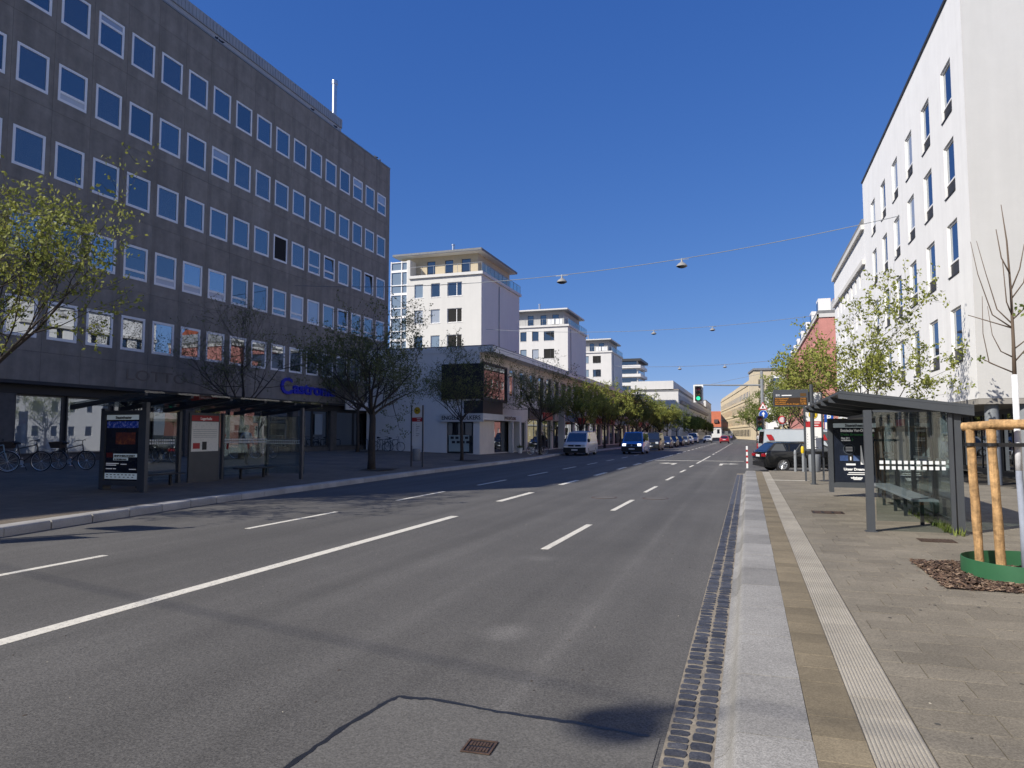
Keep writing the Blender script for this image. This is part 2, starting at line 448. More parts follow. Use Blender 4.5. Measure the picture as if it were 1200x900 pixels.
for a in range(66, 150, 6): mark('centre_line_dash', (-6.1, a, -6.1, a + 3.4), wd=0.13)
for a, b in ((10.65, 13.8), (16.5, 19.3), (21.95, 24.6), (28.0, 30.4), (34.0, 36.4), (39.6, 41.8)):
    mark('lane_dash', (-3.0, a, -2.97, b))
mark('lane_line', (-2.95, 44.5, -2.9, 60))
for a in range(64, 150, 6): mark('lane_dash', (-2.9, a, -2.9, a + 3.2))
for a, b in ((-2.5, 0.6), (5.2, 8.1), (11.2, 14.25), (17.2, 20.3), (23.2, 26.2), (29.2, 32.2), (35.2, 38.0), (41.0, 43.8), (47, 49.6), (53, 55.6), (59, 61.6)):
    mark('left_lane_dash', (-8.92, a, -8.92, b))
mark('stop_line', (-6.0, 49.0, -0.25, 49.0), wd=0.35)
def arrow(x, y, turn=0):
    m = MB(); z = 0.004
    def poly(ps):
        n = len(ps); m.add([(x + p, y + q, 0.0005) for p, q in ps] + [(x + p, y + q, z) for p, q in ps],
                           [tuple(range(n, 2 * n))] + [(i, (i + 1) % n, n + (i + 1) % n, n + i) for i in range(n)])
    poly([(-0.09, 0), (0.09, 0), (0.09, 2.3), (-0.09, 2.3)])
    if turn == 0: poly([(-0.36, 2.3), (0.36, 2.3), (0, 3.4)])
    else:
        poly([(0.09, 1.6), (0.45 * turn + 0.0, 1.9), (0.45 * turn, 2.3), (0.09, 2.3)] if turn > 0 else [(-0.45, 1.9), (-0.09, 1.6), (-0.09, 2.3), (-0.45, 2.3)])
        poly([(0.45 * turn, 1.5), (0.45 * turn, 2.7), (1.0 * turn, 2.1)])
    m.build('lane_arrow', M['paint'], road)
arrow(-4.2, 42.3, -1); arrow(-1.5, 42.3, 1)

# repaired asphalt patch with a tar seam and a small iron cover
g = MB()
ptop = [(-2.36, 3.0), (-0.52, 3.0), (-0.52, 4.30), (-1.05, 4.36), (-1.55, 4.38), (-2.0, 4.44), (-2.29, 4.40), (-2.33, 3.9)]
g.add([(x, y, 0.0045) for x, y in ptop], [tuple(range(len(ptop)))])
g.build('asphalt_patch', M['patch'], road)
g = MB(); random.seed(3)
seam = [(-2.40, 2.4), (-2.36, 3.0), (-2.35, 3.4), (-2.34, 3.9), (-2.30, 4.25), (-2.27, 4.41), (-2.0, 4.44), (-1.55, 4.38), (-1.05, 4.36), (-0.52, 4.30)]
pts = []
for i in range(len(seam) - 1):
    for k in range(8):
        t = k / 8; a, b = seam[i], seam[i + 1]
        pts.append((a[0] + (b[0] - a[0]) * t + random.uniform(-.008, .008), a[1] + (b[1] - a[1]) * t + random.uniform(-.008, .008)))
vs = []; fs = []
for i, (x, y) in enumerate(pts):
    a = pts[max(0, i - 1)]; b = pts[min(len(pts) - 1, i + 1)]
    d = Vector((b[0] - a[0], b[1] - a[1])).normalized(); nn = Vector((-d.y, d.x)) * random.uniform(0.012, 0.024)
    vs += [(x + nn.x, y + nn.y, 0.0062), (x - nn.x, y - nn.y, 0.0062)]
    if i: k = 2 * i; fs.append((k - 2, k - 1, k + 1, k))
g.add(vs, fs); g.build('tar_seam', M['tar'], road)
iron = mat('rusty_iron', (0.10, 0.062, 0.042), 0.6, metal=0.3, var=0.4, scale=30, bump=0.4)
def iron_cover(x, y, sx, sy, parent, z, rz=0.0, slots=7):
    e = tag(empty('iron_cover', (x, y, z), rz))
    e.parent = parent
    m = MB(); m.box(-sx, sx, -sy, sy, 0.0002, 0.003); m.build('cover_bed', M['black'], e)
    m = MB()
    for (a, b, c, d) in ((-sx, sx, -sy, -sy + .012), (-sx, sx, sy - .012, sy), (-sx, -sx + .012, -sy + .012, sy - .012), (sx - .012, sx, -sy + .012, sy - .012)):
        m.box(a, b, c, d, 0.0032, 0.008)
    st = 2 * (sx - .02) / slots
    for i in range(slots):
        x0 = -sx + .02 + i * st + st * .15
        m.box(x0, x0 + st * .7, -sy + .03, -.012, 0.0032, 0.007); m.box(x0, x0 + st * .7, .012, sy - .03, 0.0032, 0.007)
    m.build('cover_plate', iron, e); return e
iron_cover(-1.47, 3.86, 0.085, 0.085, road, 0.0045, 0.05)
def manhole(x, y):
    e = empty('manhole_cover', (x, y, 0)); e.parent = road
    m = MB(); m.lathe([(0.36, 0.0004), (0.36, 0.006), (0.31, 0.006), (0.31, 0.004)], 28, caps=False); m.build('cover_ring', iron, e)
    m = MB(); m.lathe([(0.305, 0.0004), (0.305, 0.005)], 28); m.build('cover_plate', M['patch'], e)
manhole(-3.84, 19.8); manhole(-2.45, 20.0)

# ---- right pavement
g = MB()
g.box(-0.04, 9.0, -20, 33.5, -0.04, 0.154)
g.box(9.0, 24, -20, 26.1, -0.04, 0.154)
pave = tag(g.build('pavement', M['sand']), kind='structure')
g = MB(); g.box(-0.487, -0.10, -20, 33.5, -0.03, 0.011); g.build('gutter_bed', M['joint'], pave)
# granite bus kerb stones with the concave foot
prof = [(-0.208, -0.02), (-0.208, 0.014), (-0.178, 0.022), (-0.152, 0.040), (-0.132, 0.07), (-0.118, 0.11), (-0.108, 0.142), (-0.092, 0.158), (-0.068, 0.164), (0.288, 0.164), (0.288, -0.02)]
km = MB(); km.prism(prof, 0.006, 0.994, 'y'); kmesh = km.mesh('kerb_stone', M['granite'], True)
for i in range(-6, 33):
    link('kerb_stone', kmesh, pave, (random.uniform(-.0015, .0015), i + 0.12, random.uniform(-.001, .001)))
# basalt cobbles, two rows
random.seed(11)
def cobble_mesh(k):
    random.seed(100 + k)
    b = bmesh.new(); bmesh.ops.create_cube(b, size=1.0)
    bmesh.ops.subdivide_edges(b, edges=b.edges[:], cuts=1, use_grid_fill=True)
    for v in b.verts:
        r = Vector(v.co); q = Vector((abs(r.x) * 2, abs(r.y) * 2, abs(r.z) * 2))
        s_ = 1 - 0.07 * (sum(1 for c in q if c > .9) - 1)
        v.co = Vector((r.x * s_, r.y * s_, r.z * (s_ if r.z > 0 else 1)))
        v.co += Vector((random.uniform(-.025, .025), random.uniform(-.045, .045), random.uniform(-.05, .03)))
    me = bpy.data.meshes.new('cobble'); b.to_mesh(me); b.free()
    me.materials.append(M['basalt']); me.polygons.foreach_set('use_smooth', [True] * len(me.polygons)); me.set_sharp_from_angle(angle=R(50))
    return me
cms = [cobble_mesh(k) for k in range(6)]
random.seed(12)
cob = []
for row in (0, 1):
    y = 2.6 + row * 0.05
    xc = -0.417 if row == 0 else -0.280
    while y < 32.5:
        L_ = random.uniform(0.085, 0.125)
        cob.append((xc + random.uniform(-.006, .006), y + L_ / 2, 0.124 + random.uniform(-.008, .006), L_ - 0.013)); y += L_ + random.uniform(0, .004)
cob.sort(key=lambda c: c[1])
rest = MB()
for i, (x, y, wx, wy) in enumerate(cob):
    if i < 300:
        o = link('cobble', cms[i % 6], pave, (x, y, -0.016 + random.uniform(-.003, .003)))
        o.scale = (wx, wy, 0.07); o.rotation_euler = (random.uniform(-.03, .03), random.uniform(-.03, .03), random.uniform(-.05, .05))
    else:
        rest.bbox(x - wx / 2, x + wx / 2, y - wy / 2, y + wy / 2, -0.01, 0.018, 0.008)
tag(rest.build('distant_cobbles', M['basalt'], pave, fix=False), kind='stuff')
# tan pavers beside the kerb
tm = MB(); tm.bbox(0.0, 0.262, 0.001, 0.299, -0.02, 0.045, 0.0025); tme = tm.mesh('tan_paver', M['tan'])
for i in range(0, 101):
    link('tan_paver', tme, pave, (0.291, 2.4 + i * 0.3, 0.119 + random.uniform(-.001, .001)))
# ribbed tactile slabs
tm = MB(); W = 0.286; tm.box(0.0, W, 0.0015, 0.2985, -0.02, 0.036)
for k in range(13):
    x0 = 0.004 + k * 0.0218
    tm.add([(x0, .003, .0362), (x0 + .0155, .003, .0362), (x0 + .0125, .003, .0425), (x0 + .003, .003, .0425),
            (x0, .297, .0362), (x0 + .0155, .297, .0362), (x0 + .0125, .297, .0425), (x0 + .003, .297, .0425)],
           ((3, 2, 6, 7), (0, 3, 7, 4), (2, 1, 5, 6), (0, 1, 2, 3), (4, 7, 6, 5)))
tme = tm.mesh('tactile_slab', M['tactile'])
for i in range(0, 100):
    link('tactile_slab', tme, pave, (0.556, 2.5 + i * 0.3, 0.119 + random.uniform(-.001, .001)))
# tactile strip crossing towards the stop
g = MB(); 
# concrete pavers 30 x 20 in staggered courses
pm = MB(); pm.bbox(0.003, 0.447, 0.003, 0.297, -0.02, 0.045, 0.0016); pme = pm.mesh('paver', M['paver'])
MUL = (1.93, 4.2, 8.52, 10.24)
allp = []; cutp = []
random.seed(5)
PW, PD = 0.45, 0.30
for j in range(0, 104):
    y = 2.4 + j * PD
    x = 0.846 - random.choice((0.0, 0.11, 0.2, 0.3, 0.36))
    while x < (7.2 if y < 26 else 6.6):
        x0 = max(x, 0.846); x1 = x + PW; y1 = y + PD
        if x1 - x0 > 0.03:
            if x1 > MUL[0] and x0 < MUL[1] and y1 > MUL[2] and y < MUL[3]:
                for r in ((x0, min(x1, MUL[0]), y, y1), (max(x0, MUL[1]), x1, y, y1), (max(x0, MUL[0]), min(x1, MUL[1]), y, MUL[2]), (max(x0, MUL[0]), min(x1, MUL[1]), MUL[3], y1)):
                    if r[1] - r[0] > .02 and r[3] - r[2] > .02: cutp.append(r)
            else:
                allp.append((x0, x1, y, y + .15 + abs((x0 + x1) / 2 - 1.2) * 0.35))
        x += PW
def inview(x, y):
    a = math.degrees(atan2(x, y)) + 18.31
    return y > 3.4 and a < 37.5
vis = sorted([p for p in allp if inview(p[0], p[2] + .1)], key=lambda p: p[3])
single = set(vis[:300])
rest = MB()
for p in allp:
    x0, x1, y, _ = p
    dz = random.uniform(-.0018, .0018)
    if p in single and x1 - x0 > .445:
        o = link('paver', pme, pave, (x0, y, 0.119 + dz)); o.rotation_euler = (random.uniform(-.003, .003), random.uniform(-.003, .003), random.uniform(-.004, .004))
    else:
        rest.bbox(x0 + .002, x1 - .002, y + .002, y + PD - .002, 0.10, 0.164 + dz, 0.0016)
for (x0, x1, y0, y1) in cutp: rest.bbox(x0 + .002, x1 - .002, y0 + .002, y1 - .002, 0.10, 0.164, 0.0035)
pr = tag(rest.build('distant_pavers', grain_mat('paver_concrete_far', (0.11, 0.096, 0.072), (0.305, 0.268, 0.206), 120, 0.2, 1.3, 0.85, 0.3)[0], pave, fix=False), kind='stuff')
iron_cover(1.52, 15.95, 0.30, 0.22, pave, 0.166, slots=3)
iron_cover(2.66, 12.25, 0.24, 0.16, pave, 0.166, slots=9)
# white strip set across the pavement at the stop, concrete edge at its end
g = MB(); bar(g, 0.62, 26.6, 2.0, 26.6, 0.16, 0.004); o = g.build('painted_strip', M['paint'], pave, loc=(0, 0, 0.165))
g = MB(); g.box(0.3, 9.0, 33.5, 33.62, -0.02, 0.13); g.build('edging', M['granite'], pave)
# pavement beyond the parking bay
g = MB(); g.box(4.6, 9.0, 46, 200, -0.02, 0.12); tag(g.build('far_pavement', M['plaza']), kind='structure')

# ---- left pavement: sloping plaza with bus kerb
KL = [(-60, -11.6), (0, -11.75), (9, -12.2), (11, -12.5), (15, -12.95), (21, -13.2), (29, -13.65), (41, -13.85), (50, -14.2), (56, -14.9), (120, -14.9), (200, -14.9), (330, -20)]
def kx(y):
    for (a, xa), (b, xb) in zip(KL, KL[1:]):
        if y <= b: return xa + (xb - xa) * (y - a) / (b - a)
    return KL[-1][1]
def plz(x, y):
    """height of the plaza"""
    k = kx(y) - 0.3
    return 0.16 + max(0, min(1, (k - x) / (28 + k))) * 0.46 if x < k else 0.16
g = MB(); ys = [-60, -30, -10, 0, 5, 9, 11, 13, 15, 18, 21, 25, 29, 35, 41, 46, 50, 53, 56, 70, 90, 120, 200, 330]
for a, b in zip(ys, ys[1:]):
    for f0, f1 in ((0, .33), (.33, .66), (.66, 1)):
        def P(f, y):
            x = (kx(y) - 0.3) + (-34 - (kx(y) - 0.3)) * f
            return (x, y, plz(x, y))
        g.quad(P(f0, a), P(f1, a), P(f1, b), P(f0, b))
plaza = tag(g.build('plaza', M['plaza']), kind='structure')
random.seed(21)
kerbm = grain_mat('concrete_kerb', (0.25, 0.235, 0.21), (0.50, 0.48, 0.44), 200, 0.2, 1.2, 0.8, 0.3, objvar=0.12)[0]
prof = [(0.0, -0.03), (0.0, 0.13), (-0.015, 0.155), (-0.04, 0.166), (-0.36, 0.166), (-0.36, -0.03)]
km = MB(); km.prism(prof, 0.006, 0.994, 'y'); kmesh = km.mesh('kerb_stone', kerbm, True)
y = 2.0
while y < 110:
    x0, x1 = kx(y), kx(y + 1)
    o = link('kerb_stone', kmesh, plaza, (x0, y, random.uniform(-.002, .002)), atan2(-(x1 - x0), 1.0)); y += 1.0 / max(0.9, cos(atan2(x1 - x0, 1)))
g = MB()
for i in range(len(KL) - 1):
    (a, xa), (b, xb) = KL[i], KL[i + 1]
    if b <= 2 or a >= 110:
        g.add([(xa, a, -.02), (xb, b, -.02), (xb, b, .16), (xa, a, .16), (xa - .35, a, .16), (xb - .35, b, .16)], ((0, 1, 2, 3), (3, 2, 5, 4)))
g.build('kerb_run', kerbm, plaza)
# planting pits of the trees

# ---------------------------------------------------------------- building kit
WCACHE = {}
def frame_mesh(w, h, t=0.06, d=0.06, mat_=None, mull=(), trans=()):
    """window frame: outer ring of bars, local x along the wall, -y outwards"""
    key = ('f', round(w, 3), round(h, 3), t, d, mat_.name, tuple(mull), tuple(trans))
    if key not in WCACHE:
        m = MB()
        m.box(0, w, 0, d, 0, t); m.box(0, w, 0, d, h - t, h); m.box(0, t, 0, d, t, h - t); m.box(w - t, w, 0, d, t, h - t)
        for x in mull: m.box(x - t * .55, x + t * .55, 0.004, d, t, h - t)
        for z in trans: m.box(t, w - t, 0.006, d, z - t * .5, z + t * .5)
        WCACHE[key] = m.mesh('window', mat_)
    return WCACHE[key]
def pane_mesh(w, h, mat_):
    key = ('p', round(w, 3), round(h, 3), mat_.name)
    if key not in WCACHE:
        m = MB(); m.box(0, w, 0, 0.012, 0, h); WCACHE[key] = m.mesh('pane', mat_)
    return WCACHE[key]
def wmat(ox, oy, oz, ang): return Matrix.Translation((ox, oy, oz)) @ Matrix.Rotation(ang, 4, 'Z')
def window(bld, Mx, x, z, w, h, inset=0.12, t=0.06, fm=None, gm=None, mull=(), trans=(), sill=None, name='window', tilt=0.0, panel=0.0, gtop=None):
    """a window (frame) with a pane as its child, set into the wall plane Mx (local x along, -y out)"""
    fm = fm or M['winframe']; gm = gm or M['glass']
    p = Mx @ Vector((x, inset, z)); a = Mx.to_euler().z
    o = link(name, frame_mesh(w, h, t, 0.06, fm, mull, trans), bld, p - bld.location, a)
    xs = [0] + [m_ for m_ in mull] + [w]
    zs = [0] + [q for q in trans] + [h]
    for i in range(len(xs) - 1):
        for j in range(len(zs) - 1):
            x0 = xs[i] + (t if i == 0 else t * .55); x1 = xs[i + 1] - (t if i == len(xs) - 2 else t * .55)
            z0 = zs[j] + (t if j == 0 else t * .5); z1 = zs[j + 1] - (t if j == len(zs) - 2 else t * .5)
            mm = M['winpanel'] if (panel and j == 0) else (gtop if gtop and j == len(zs) - 2 else gm)
            pn = link('pane', pane_mesh(x1 - x0, z1 - z0, mm), o, (x0, 0.03, z0))
            if tilt and not (panel and j == 0): pn.rotation_euler = (tilt, 0, 0)
    if sill:
        m = MB(); m.box(-.04, w + .04, -inset - .05, 0.0, -0.045, -0.004); key = ('s', round(w, 3), round(inset, 3), sill.name)
        if key not in WCACHE: WCACHE[key] = m.mesh('sill', sill)
        link('sill', WCACHE[key], o)
    return o
def wall_holes(mb, Mx, W, H, holes, depth=0.2, mi=0, x0=0.0, z0=0.0):
    """wall sheet with rectangular openings and their reveals. holes: (x, z, w, h)"""
    xs = sorted(set([x0, W] + [round(h[0], 4) for h in holes] + [round(h[0] + h[2], 4) for h in holes]))
    zs = sorted(set([z0, H] + [round(h[1], 4) for h in holes] + [round(h[1] + h[3], 4) for h in holes]))
    xs = [x for x in xs if x0 <= x <= W]; zs = [z for z in zs if z0 <= z <= H]
    for i in range(len(xs) - 1):
        for j in range(len(zs) - 1):
            cx, cz = (xs[i] + xs[i + 1]) / 2, (zs[j] + zs[j + 1]) / 2
            if any(h[0] < cx < h[0] + h[2] and h[1] < cz < h[1] + h[3] for h in holes): continue
            q = [Mx @ Vector(p) for p in ((xs[i], 0, zs[j]), (xs[i + 1], 0, zs[j]), (xs[i + 1], 0, zs[j + 1]), (xs[i], 0, zs[j + 1]))]
            mb.quad(*q, mi=mi)
    for (x, z, w_, h_) in holes:
        c = [(x, z), (x + w_, z), (x + w_, z + h_), (x, z + h_)]
        for k in range(4):
            a, b = c[k], c[(k + 1) % 4]
            q = [Mx @ Vector(p) for p in ((a[0], 0, a[1]), (b[0], 0, b[1]), (b[0], depth, b[1]), (a[0], depth, a[1]))]
            mb.quad(*q, mi=mi)
def facade(bld, mat_, Mx, W, H, holes, depth=0.2, name='wall', x0=0.0, z0=0.0, back=True):
    m = MB(); wall_holes(m, Mx, W, H, holes, depth, 0, x0, z0)
    o = m.build(name, mat_, bld, world=True, fix=False)
    return o
def streaks(m, amt=0.25, sc=0.5):
    """weather streaks running down a render/concrete wall"""
    n = m.node_tree; L = n.links; b = n.nodes['Principled BSDF']
    inp = b.inputs['Base Color']
    g = n.nodes.new('ShaderNodeNewGeometry'); mp = n.nodes.new('ShaderNodeMapping'); mp.inputs['Scale'].default_value = (sc * 4, sc * 4, sc * 0.22)
    L.new(g.outputs['Position'], mp.inputs[0])
    t = n.nodes.new('ShaderNodeTexNoise'); t.inputs['Scale'].default_value = 1; t.inputs['Detail'].default_value = 6; L.new(mp.outputs[0], t.inputs['Vector'])
    t2 = n.nodes.new('ShaderNodeTexNoise'); t2.inputs['Scale'].default_value = sc * 1.6; t2.inputs['Detail'].default_value = 8; t2.inputs['Roughness'].default_value = .7; L.new(g.outputs['Position'], t2.inputs['Vector'])
    ad = n.nodes.new('ShaderNodeMath'); ad.operation = 'ADD'; L.new(t.outputs['Fac'], ad.inputs[0]); L.new(t2.outputs['Fac'], ad.inputs[1])
    mr = n.nodes.new('ShaderNodeMapRange'); mr.inputs[1].default_value = 0.65; mr.inputs[2].default_value = 1.35; mr.inputs[3].default_value = 1 - amt; mr.inputs[4].default_value = 1 + amt
    L.new(ad.outputs[0], mr.inputs[0])
    mu = n.nodes.new('ShaderNodeMixRGB'); mu.blend_type = 'MULTIPLY'; mu.inputs[0].default_value = 1
    if inp.links: L.new(inp.links[0].from_socket, mu.inputs[1])
    else: mu.inputs[1].default_value = inp.default_value
    L.new(mr.outputs[0], mu.inputs[2]); L.new(mu.outputs[0], inp)
    return m

# ================================================================ grey office block on the left
M['concrete'] = streaks(mat('dark_concrete', (0.240, 0.211, 0.176), 0.9, bump=0.5, bscale=14, objvar=0.05, var=0.13, scale=2.2), 0.28, 0.42)
M['concrete_dark'] = mat('dark_fascia', (0.03, 0.03, 0.032), 0.7)
M['pier'] = streaks(mat('pier_stone', (0.085, 0.08, 0.075), 0.8, var=0.2, scale=3), 0.2)
M['corr'] = mat('ribbed_metal', (0.34, 0.35, 0.36), 0.5, var=0.08, scale=1)
GX = -28.0
gb = thing('office_block', 'dark grey concrete office block with five rows of white framed windows', 'building', (GX, 20, 0.6))
PITCH, ROW, WB = 1.859, 3.479, 5.756
Y0 = 25.79 - 0.212 - 5 * PITCH          # left joint of the first visible bay
NB = 19                                  # bays from Y0 to the far corner
YE = 52.03
def bay_y(k): return Y0 + k * PITCH
# hollow panel (one per bay and storey), joints open by 12 mm
def panel_mesh():
    w, h = PITCH - 0.010, ROW - 0.010
    m = MB(); wx0 = 0.212; ww = 1.436; wz0 = 0.56; wh = 1.662
    I = Matrix.Identity(4)
    wall_holes(m, I, w, h, [(wx0, wz0, ww, wh)], 0.16)
    for q in (((0, 0, 0), (0, .05, 0), (0, .05, h), (0, 0, h)), ((w, 0, 0), (w, .05, 0), (w, .05, h), (w, 0, h)), ((0, 0, 0), (w, 0, 0), (w, .05, 0), (0, .05, 0)), ((0, 0, h), (w, 0, h), (w, .05, h), (0, .05, h))):
        m.quad(*q)
    return m.mesh('facade_panel', M['concrete'], fix=False)
pmesh = panel_mesh()
plain = MB(); plain.box(0, PITCH - .010, 0, .05, 0, 1.0); plmesh = plain.mesh('facade_panel', M['concrete'])
random.seed(42)
for k in range(NB):
    y = bay_y(k)
    if y + PITCH > YE + .05: break
    for r in range(5):
        z = WB - 0.56 + r * ROW
        link('facade_panel', pmesh, gb, (0, y - 20, z - .6), pi / 2)
        Mx = wmat(GX, y, z, pi / 2)
        kind = random.random()
        gm = M['glass']; tr = (); pan = 0; tilt = 0
        if r > 1 and kind < .62: gm = M['glassB'] if kind < .34 else M['glassD']
        gt = None
        if r == 0 or (r == 1 and k < 9): gm = M['glassR']
        if .955 < kind: tr = (random.choice((1.05, 1.22, .86)),); gt = M['blind']
        if r == 1 and kind < .5: tr = (0.42,); gm = M['glass']
        if (r, k) in ((3, 3), ) or (r == 1 and k in (6, 7, 8)) : tr = (0.42,); pan = 1
        if r == 2 and k in (13, 14): tr = (0.55,); pan = 0
        if (r, k) in ((2, 14), (2, 17), (1, 15)): tilt = -0.09
        if (r, k) in ((2, 11),): gm = M['open']
        if (r, k) in ((1, 12), (1, 13)): gm = M['blind']
        window(gb, Mx, 0.212 + .010, 0.56 + .010, 1.436 - .020, 1.662 - .020, 0.010, 0.118, M['winframe'], gm, (), tr, None, tilt=tilt, panel=pan, gtop=gt)
    for z0, z1 in ((3.97, WB - 0.56), (WB - .56 + 5 * ROW, 23.95)):
        o = link('facade_panel', plmesh, gb, (0, y - 20, z0 - .6), pi / 2); o.scale = (1, 1, z1 - z0 - .010)
ylast = bay_y(NB - 1) + PITCH if bay_y(NB - 1) + PITCH <= YE + .05 else bay_y(NB - 1)
k_end = max(k for k in range(NB) if bay_y(k) + PITCH <= YE + .05)
ye2 = bay_y(k_end) + PITCH
# core volume, end strip, blind part of the block outside the picture
m = MB()
m.box(GX - 14, GX - 0.20, Y0, YE - .05, 0.3, 23.88)
m.build('core', M['concrete_dark'], gb, world=True)
m = MB(); m.box(GX - .18, GX, ye2 + .006, YE, 3.97, 23.95); m.box(GX - 14, GX - .18, YE - .04, YE, 0.4, 23.95); m.box(GX - 14, GX, -1.6, Y0 - .01, 0.3, 23.95)
m.build('end_wall', M['concrete'], gb, world=True)
m = MB(); m.box(GX - .3, GX + .02, Y0, YE + .03, 23.96, 24.05); m.build('roof_edge', M['greymetal'], gb, world=True)
# set-back penthouse storey with ribbed cladding
m = MB(); PX = -29.8; m.box(PX - 8, PX, -1.6, 47.3, 23.9, 25.75); 
m.build('penthouse', mat('penthouse_render', (0.40, 0.40, 0.40), 0.8, var=.08), gb, world=True)
m = MB(); m.box(PX - 8.05, PX + 0.06, -1.65, 47.35, 25.76, 26.45)
y = -1.6
while y < 47.3: m.box(PX + .06, PX + .085, y, y + .14, 25.78, 26.43); y += .28
m.build('penthouse_cladding', M['corr'], gb, world=True)
m = MB(); m.path([(PX - .3, 46.74, 23.9), (PX - .3, 46.74, 29.1)], .19, 12); m.path([(PX - .3, 46.74, 29.1), (PX - .3, 46.74, 29.4)], [.24, .24], 12)
m.build('flue_pipe', M['alu'], gb, world=True, smooth=True)
# ground floor: dark fascia, piers, shop panes
m = MB(); m.box(GX - .20, GX - .02, -1.6, YE - .02, 3.42, 3.96); m.box(GX - .20, GX + .35, 9, YE - .02, 3.80, 3.94); m.build('fascia', M['concrete_dark'], gb, world=True)
m = MB(); m.box(GX - .20, GX - .06, Y0, YE - .06, 0.40, 0.89); m.build('plinth', M['pier'], gb, world=True)
piers = [(18.97, 20.86), (29.99, 30.62), (39.20, 39.83), (43.67, 44.44), (49.41, 50.22)]
for a, b in piers:
    m = MB(); m.box(GX - .18, GX + .06, a, b, 0.42, 3.41); m.build('pier', M['pier'], gb, world=True)
spans = [(20.88, 23.08), (23.26, 25.47), (25.65, 27.82), (28.00, 29.94), (30.71, 33.33), (33.51, 36.31), (36.49, 39.11), (39.92, 41.64), (41.73, 43.58), (44.53, 46.97), (47.06, 49.32)]
for i, (a, b) in enumerate(spans):
    Mx = wmat(GX - .12, a, 0.91, pi / 2)
    gm = M['shopglass'] if i not in (0, 1) else M['paleglass']
    window(gb, Mx, 0, 0, b - a, 2.49, 0, 0.07, M['darkframe'], gm, name='shop_window')
m = MB(); m.box(GX - .08, GX - .05, 41.9, 42.8, 1.75, 3.15); o = m.build('window_poster', M['paleglass'], gb, world=True)
for (a, b, z0, z1, txt) in ((45.0, 48.9, 3.55, 4.24, 'schüler'), (51.2, 54.95, 3.55, 3.97, 'schüler')):
    m = MB(); m.box(GX + .36, GX + .46, a, b, z0, z1); o = m.build('shop_sign', M['white'], gb, world=True)
    lettering(txt, .55, mat('violet_letters', (0.10, 0.07, 0.30), .5), o, (GX + .462 - gb.location.x, a + .4 - 20, z0 + .14 - .6), pi / 2, width=(b - a) * .72)
blue = mat('blue_channel_letters', (0.010, 0.016, 0.32), 0.4, emit=(0.01, 0.02, 0.5), es=0.04)
lettering('C', 1.46, blue, gb, (.06, 37.85 - 20, 4.36 - .6), pi / 2, width=1.2, depth=.05, bold=.03, name='sign_letter')
lettering('astronic', 1.05, blue, gb, (.06, 39.2 - 20, 4.44 - .6), pi / 2, width=4.9, depth=.05, bold=.03, name='sign_letters')
ghost = mat('faded_letters', (0.19, 0.155, 0.125), .9)
lettering('LOTTO', .75, ghost, gb, (.012, 26.1 - 20, 4.36 - .6), pi / 2, width=3.8, depth=.006, name='faded_letters')
# lower wing of the same block further down the street (behind the camera)
wb = thing('lower_office_wing', 'lower dark concrete wing joined to the office block', 'building', (GX, -35, 0.4))
m = MB(); m.box(GX - 14, GX, -62, -1.62, 0.3, 16.6); m.build('wall', M['concrete'], wb, world=True)
m = MB(); m.box(GX - 13.9, GX + .05, -62, -1.65, 16.61, 16.7); m.build('roof', M['greymetal'], wb, world=True)

# ================================================================ podium of shops and the three white towers
M['render_w'] = streaks(mat('white_render', (0.64, 0.62, 0.58), 0.85, bump=0.15, bscale=30), 0.05, 0.5)
M['render_c'] = streaks(mat('cream_render', (0.62, 0.60, 0.555), 0.85, bump=0.15, bscale=30), 0.05, 0.5)
M['podwhite'] = streaks(mat('podium_render', (0.74, 0.72, 0.68), 0.85, bump=0.1, bscale=30), 0.05, 0.6)
M['podbeige'] = mat('podium_beige', (0.66, 0.60, 0.52), 0.85, var=.08, scale=1)
M['roofgrey'] = mat('roof_sheet', (0.20, 0.20, 0.20), 0.8, var=.2)
M['brown'] = mat('brown_cladding', (0.055, 0.038, 0.028), 0.6, var=.15, scale=2)
PX_, PY0, PY1 = -18.5, 48.4, 186.0
pb = thing('shop_podium', 'two storey row of shops with flat overhanging white roof and black corner bay', 'building', (PX_, PY0, 0.25))
# end wall towards the camera
Mx = wmat(-27.8, PY0, 0.2, 0)
facade(pb, M['podwhite'], Mx, 9.3, 8.0, [(6.3, 4.15, 3.0 - .01, 2.6), (6.7, 0.15, 2.1, 2.35)], 0.3, 'end_wall')
# black panelled corner box
m = MB(); m.box(-21.5, PX_ + .32, PY0 - .12, PY0 + .1, 4.35, 6.95); m.build('bay_panel', mat('black_panel', (0.014, 0.013, 0.013), .6, var=.3, scale=4), pb, world=True)
m = MB(); m.box(PX_ + .05, PX_ + .30, PY0 + .1, 53.85, 4.25, 4.40); m.box(PX_ + .05, PX_ + .30, PY0 + .1, 53.85, 6.98, 7.1); m.box(PX_ + .05, PX_ + .30, 53.7, 53.85, 4.4, 6.98)
m.build('bay_frame', M['darkframe'], pb, world=True)
Mx = wmat(PX_ + .22, PY0 + .12, 4.41, pi / 2)
window(pb, Mx, 0, 0, 5.15, 2.55, 0, .06, M['darkframe'], M['glass'], (3.6,), (), name='bay_window')
m = MB(); m.box(PX_ - 1.2, PX_ + .3, PY0 - .1, 52.7, 3.30, 4.22); m.build('bay_apron', mat('charcoal_panel', (0.02, .02, .021), .5), pb, world=True)
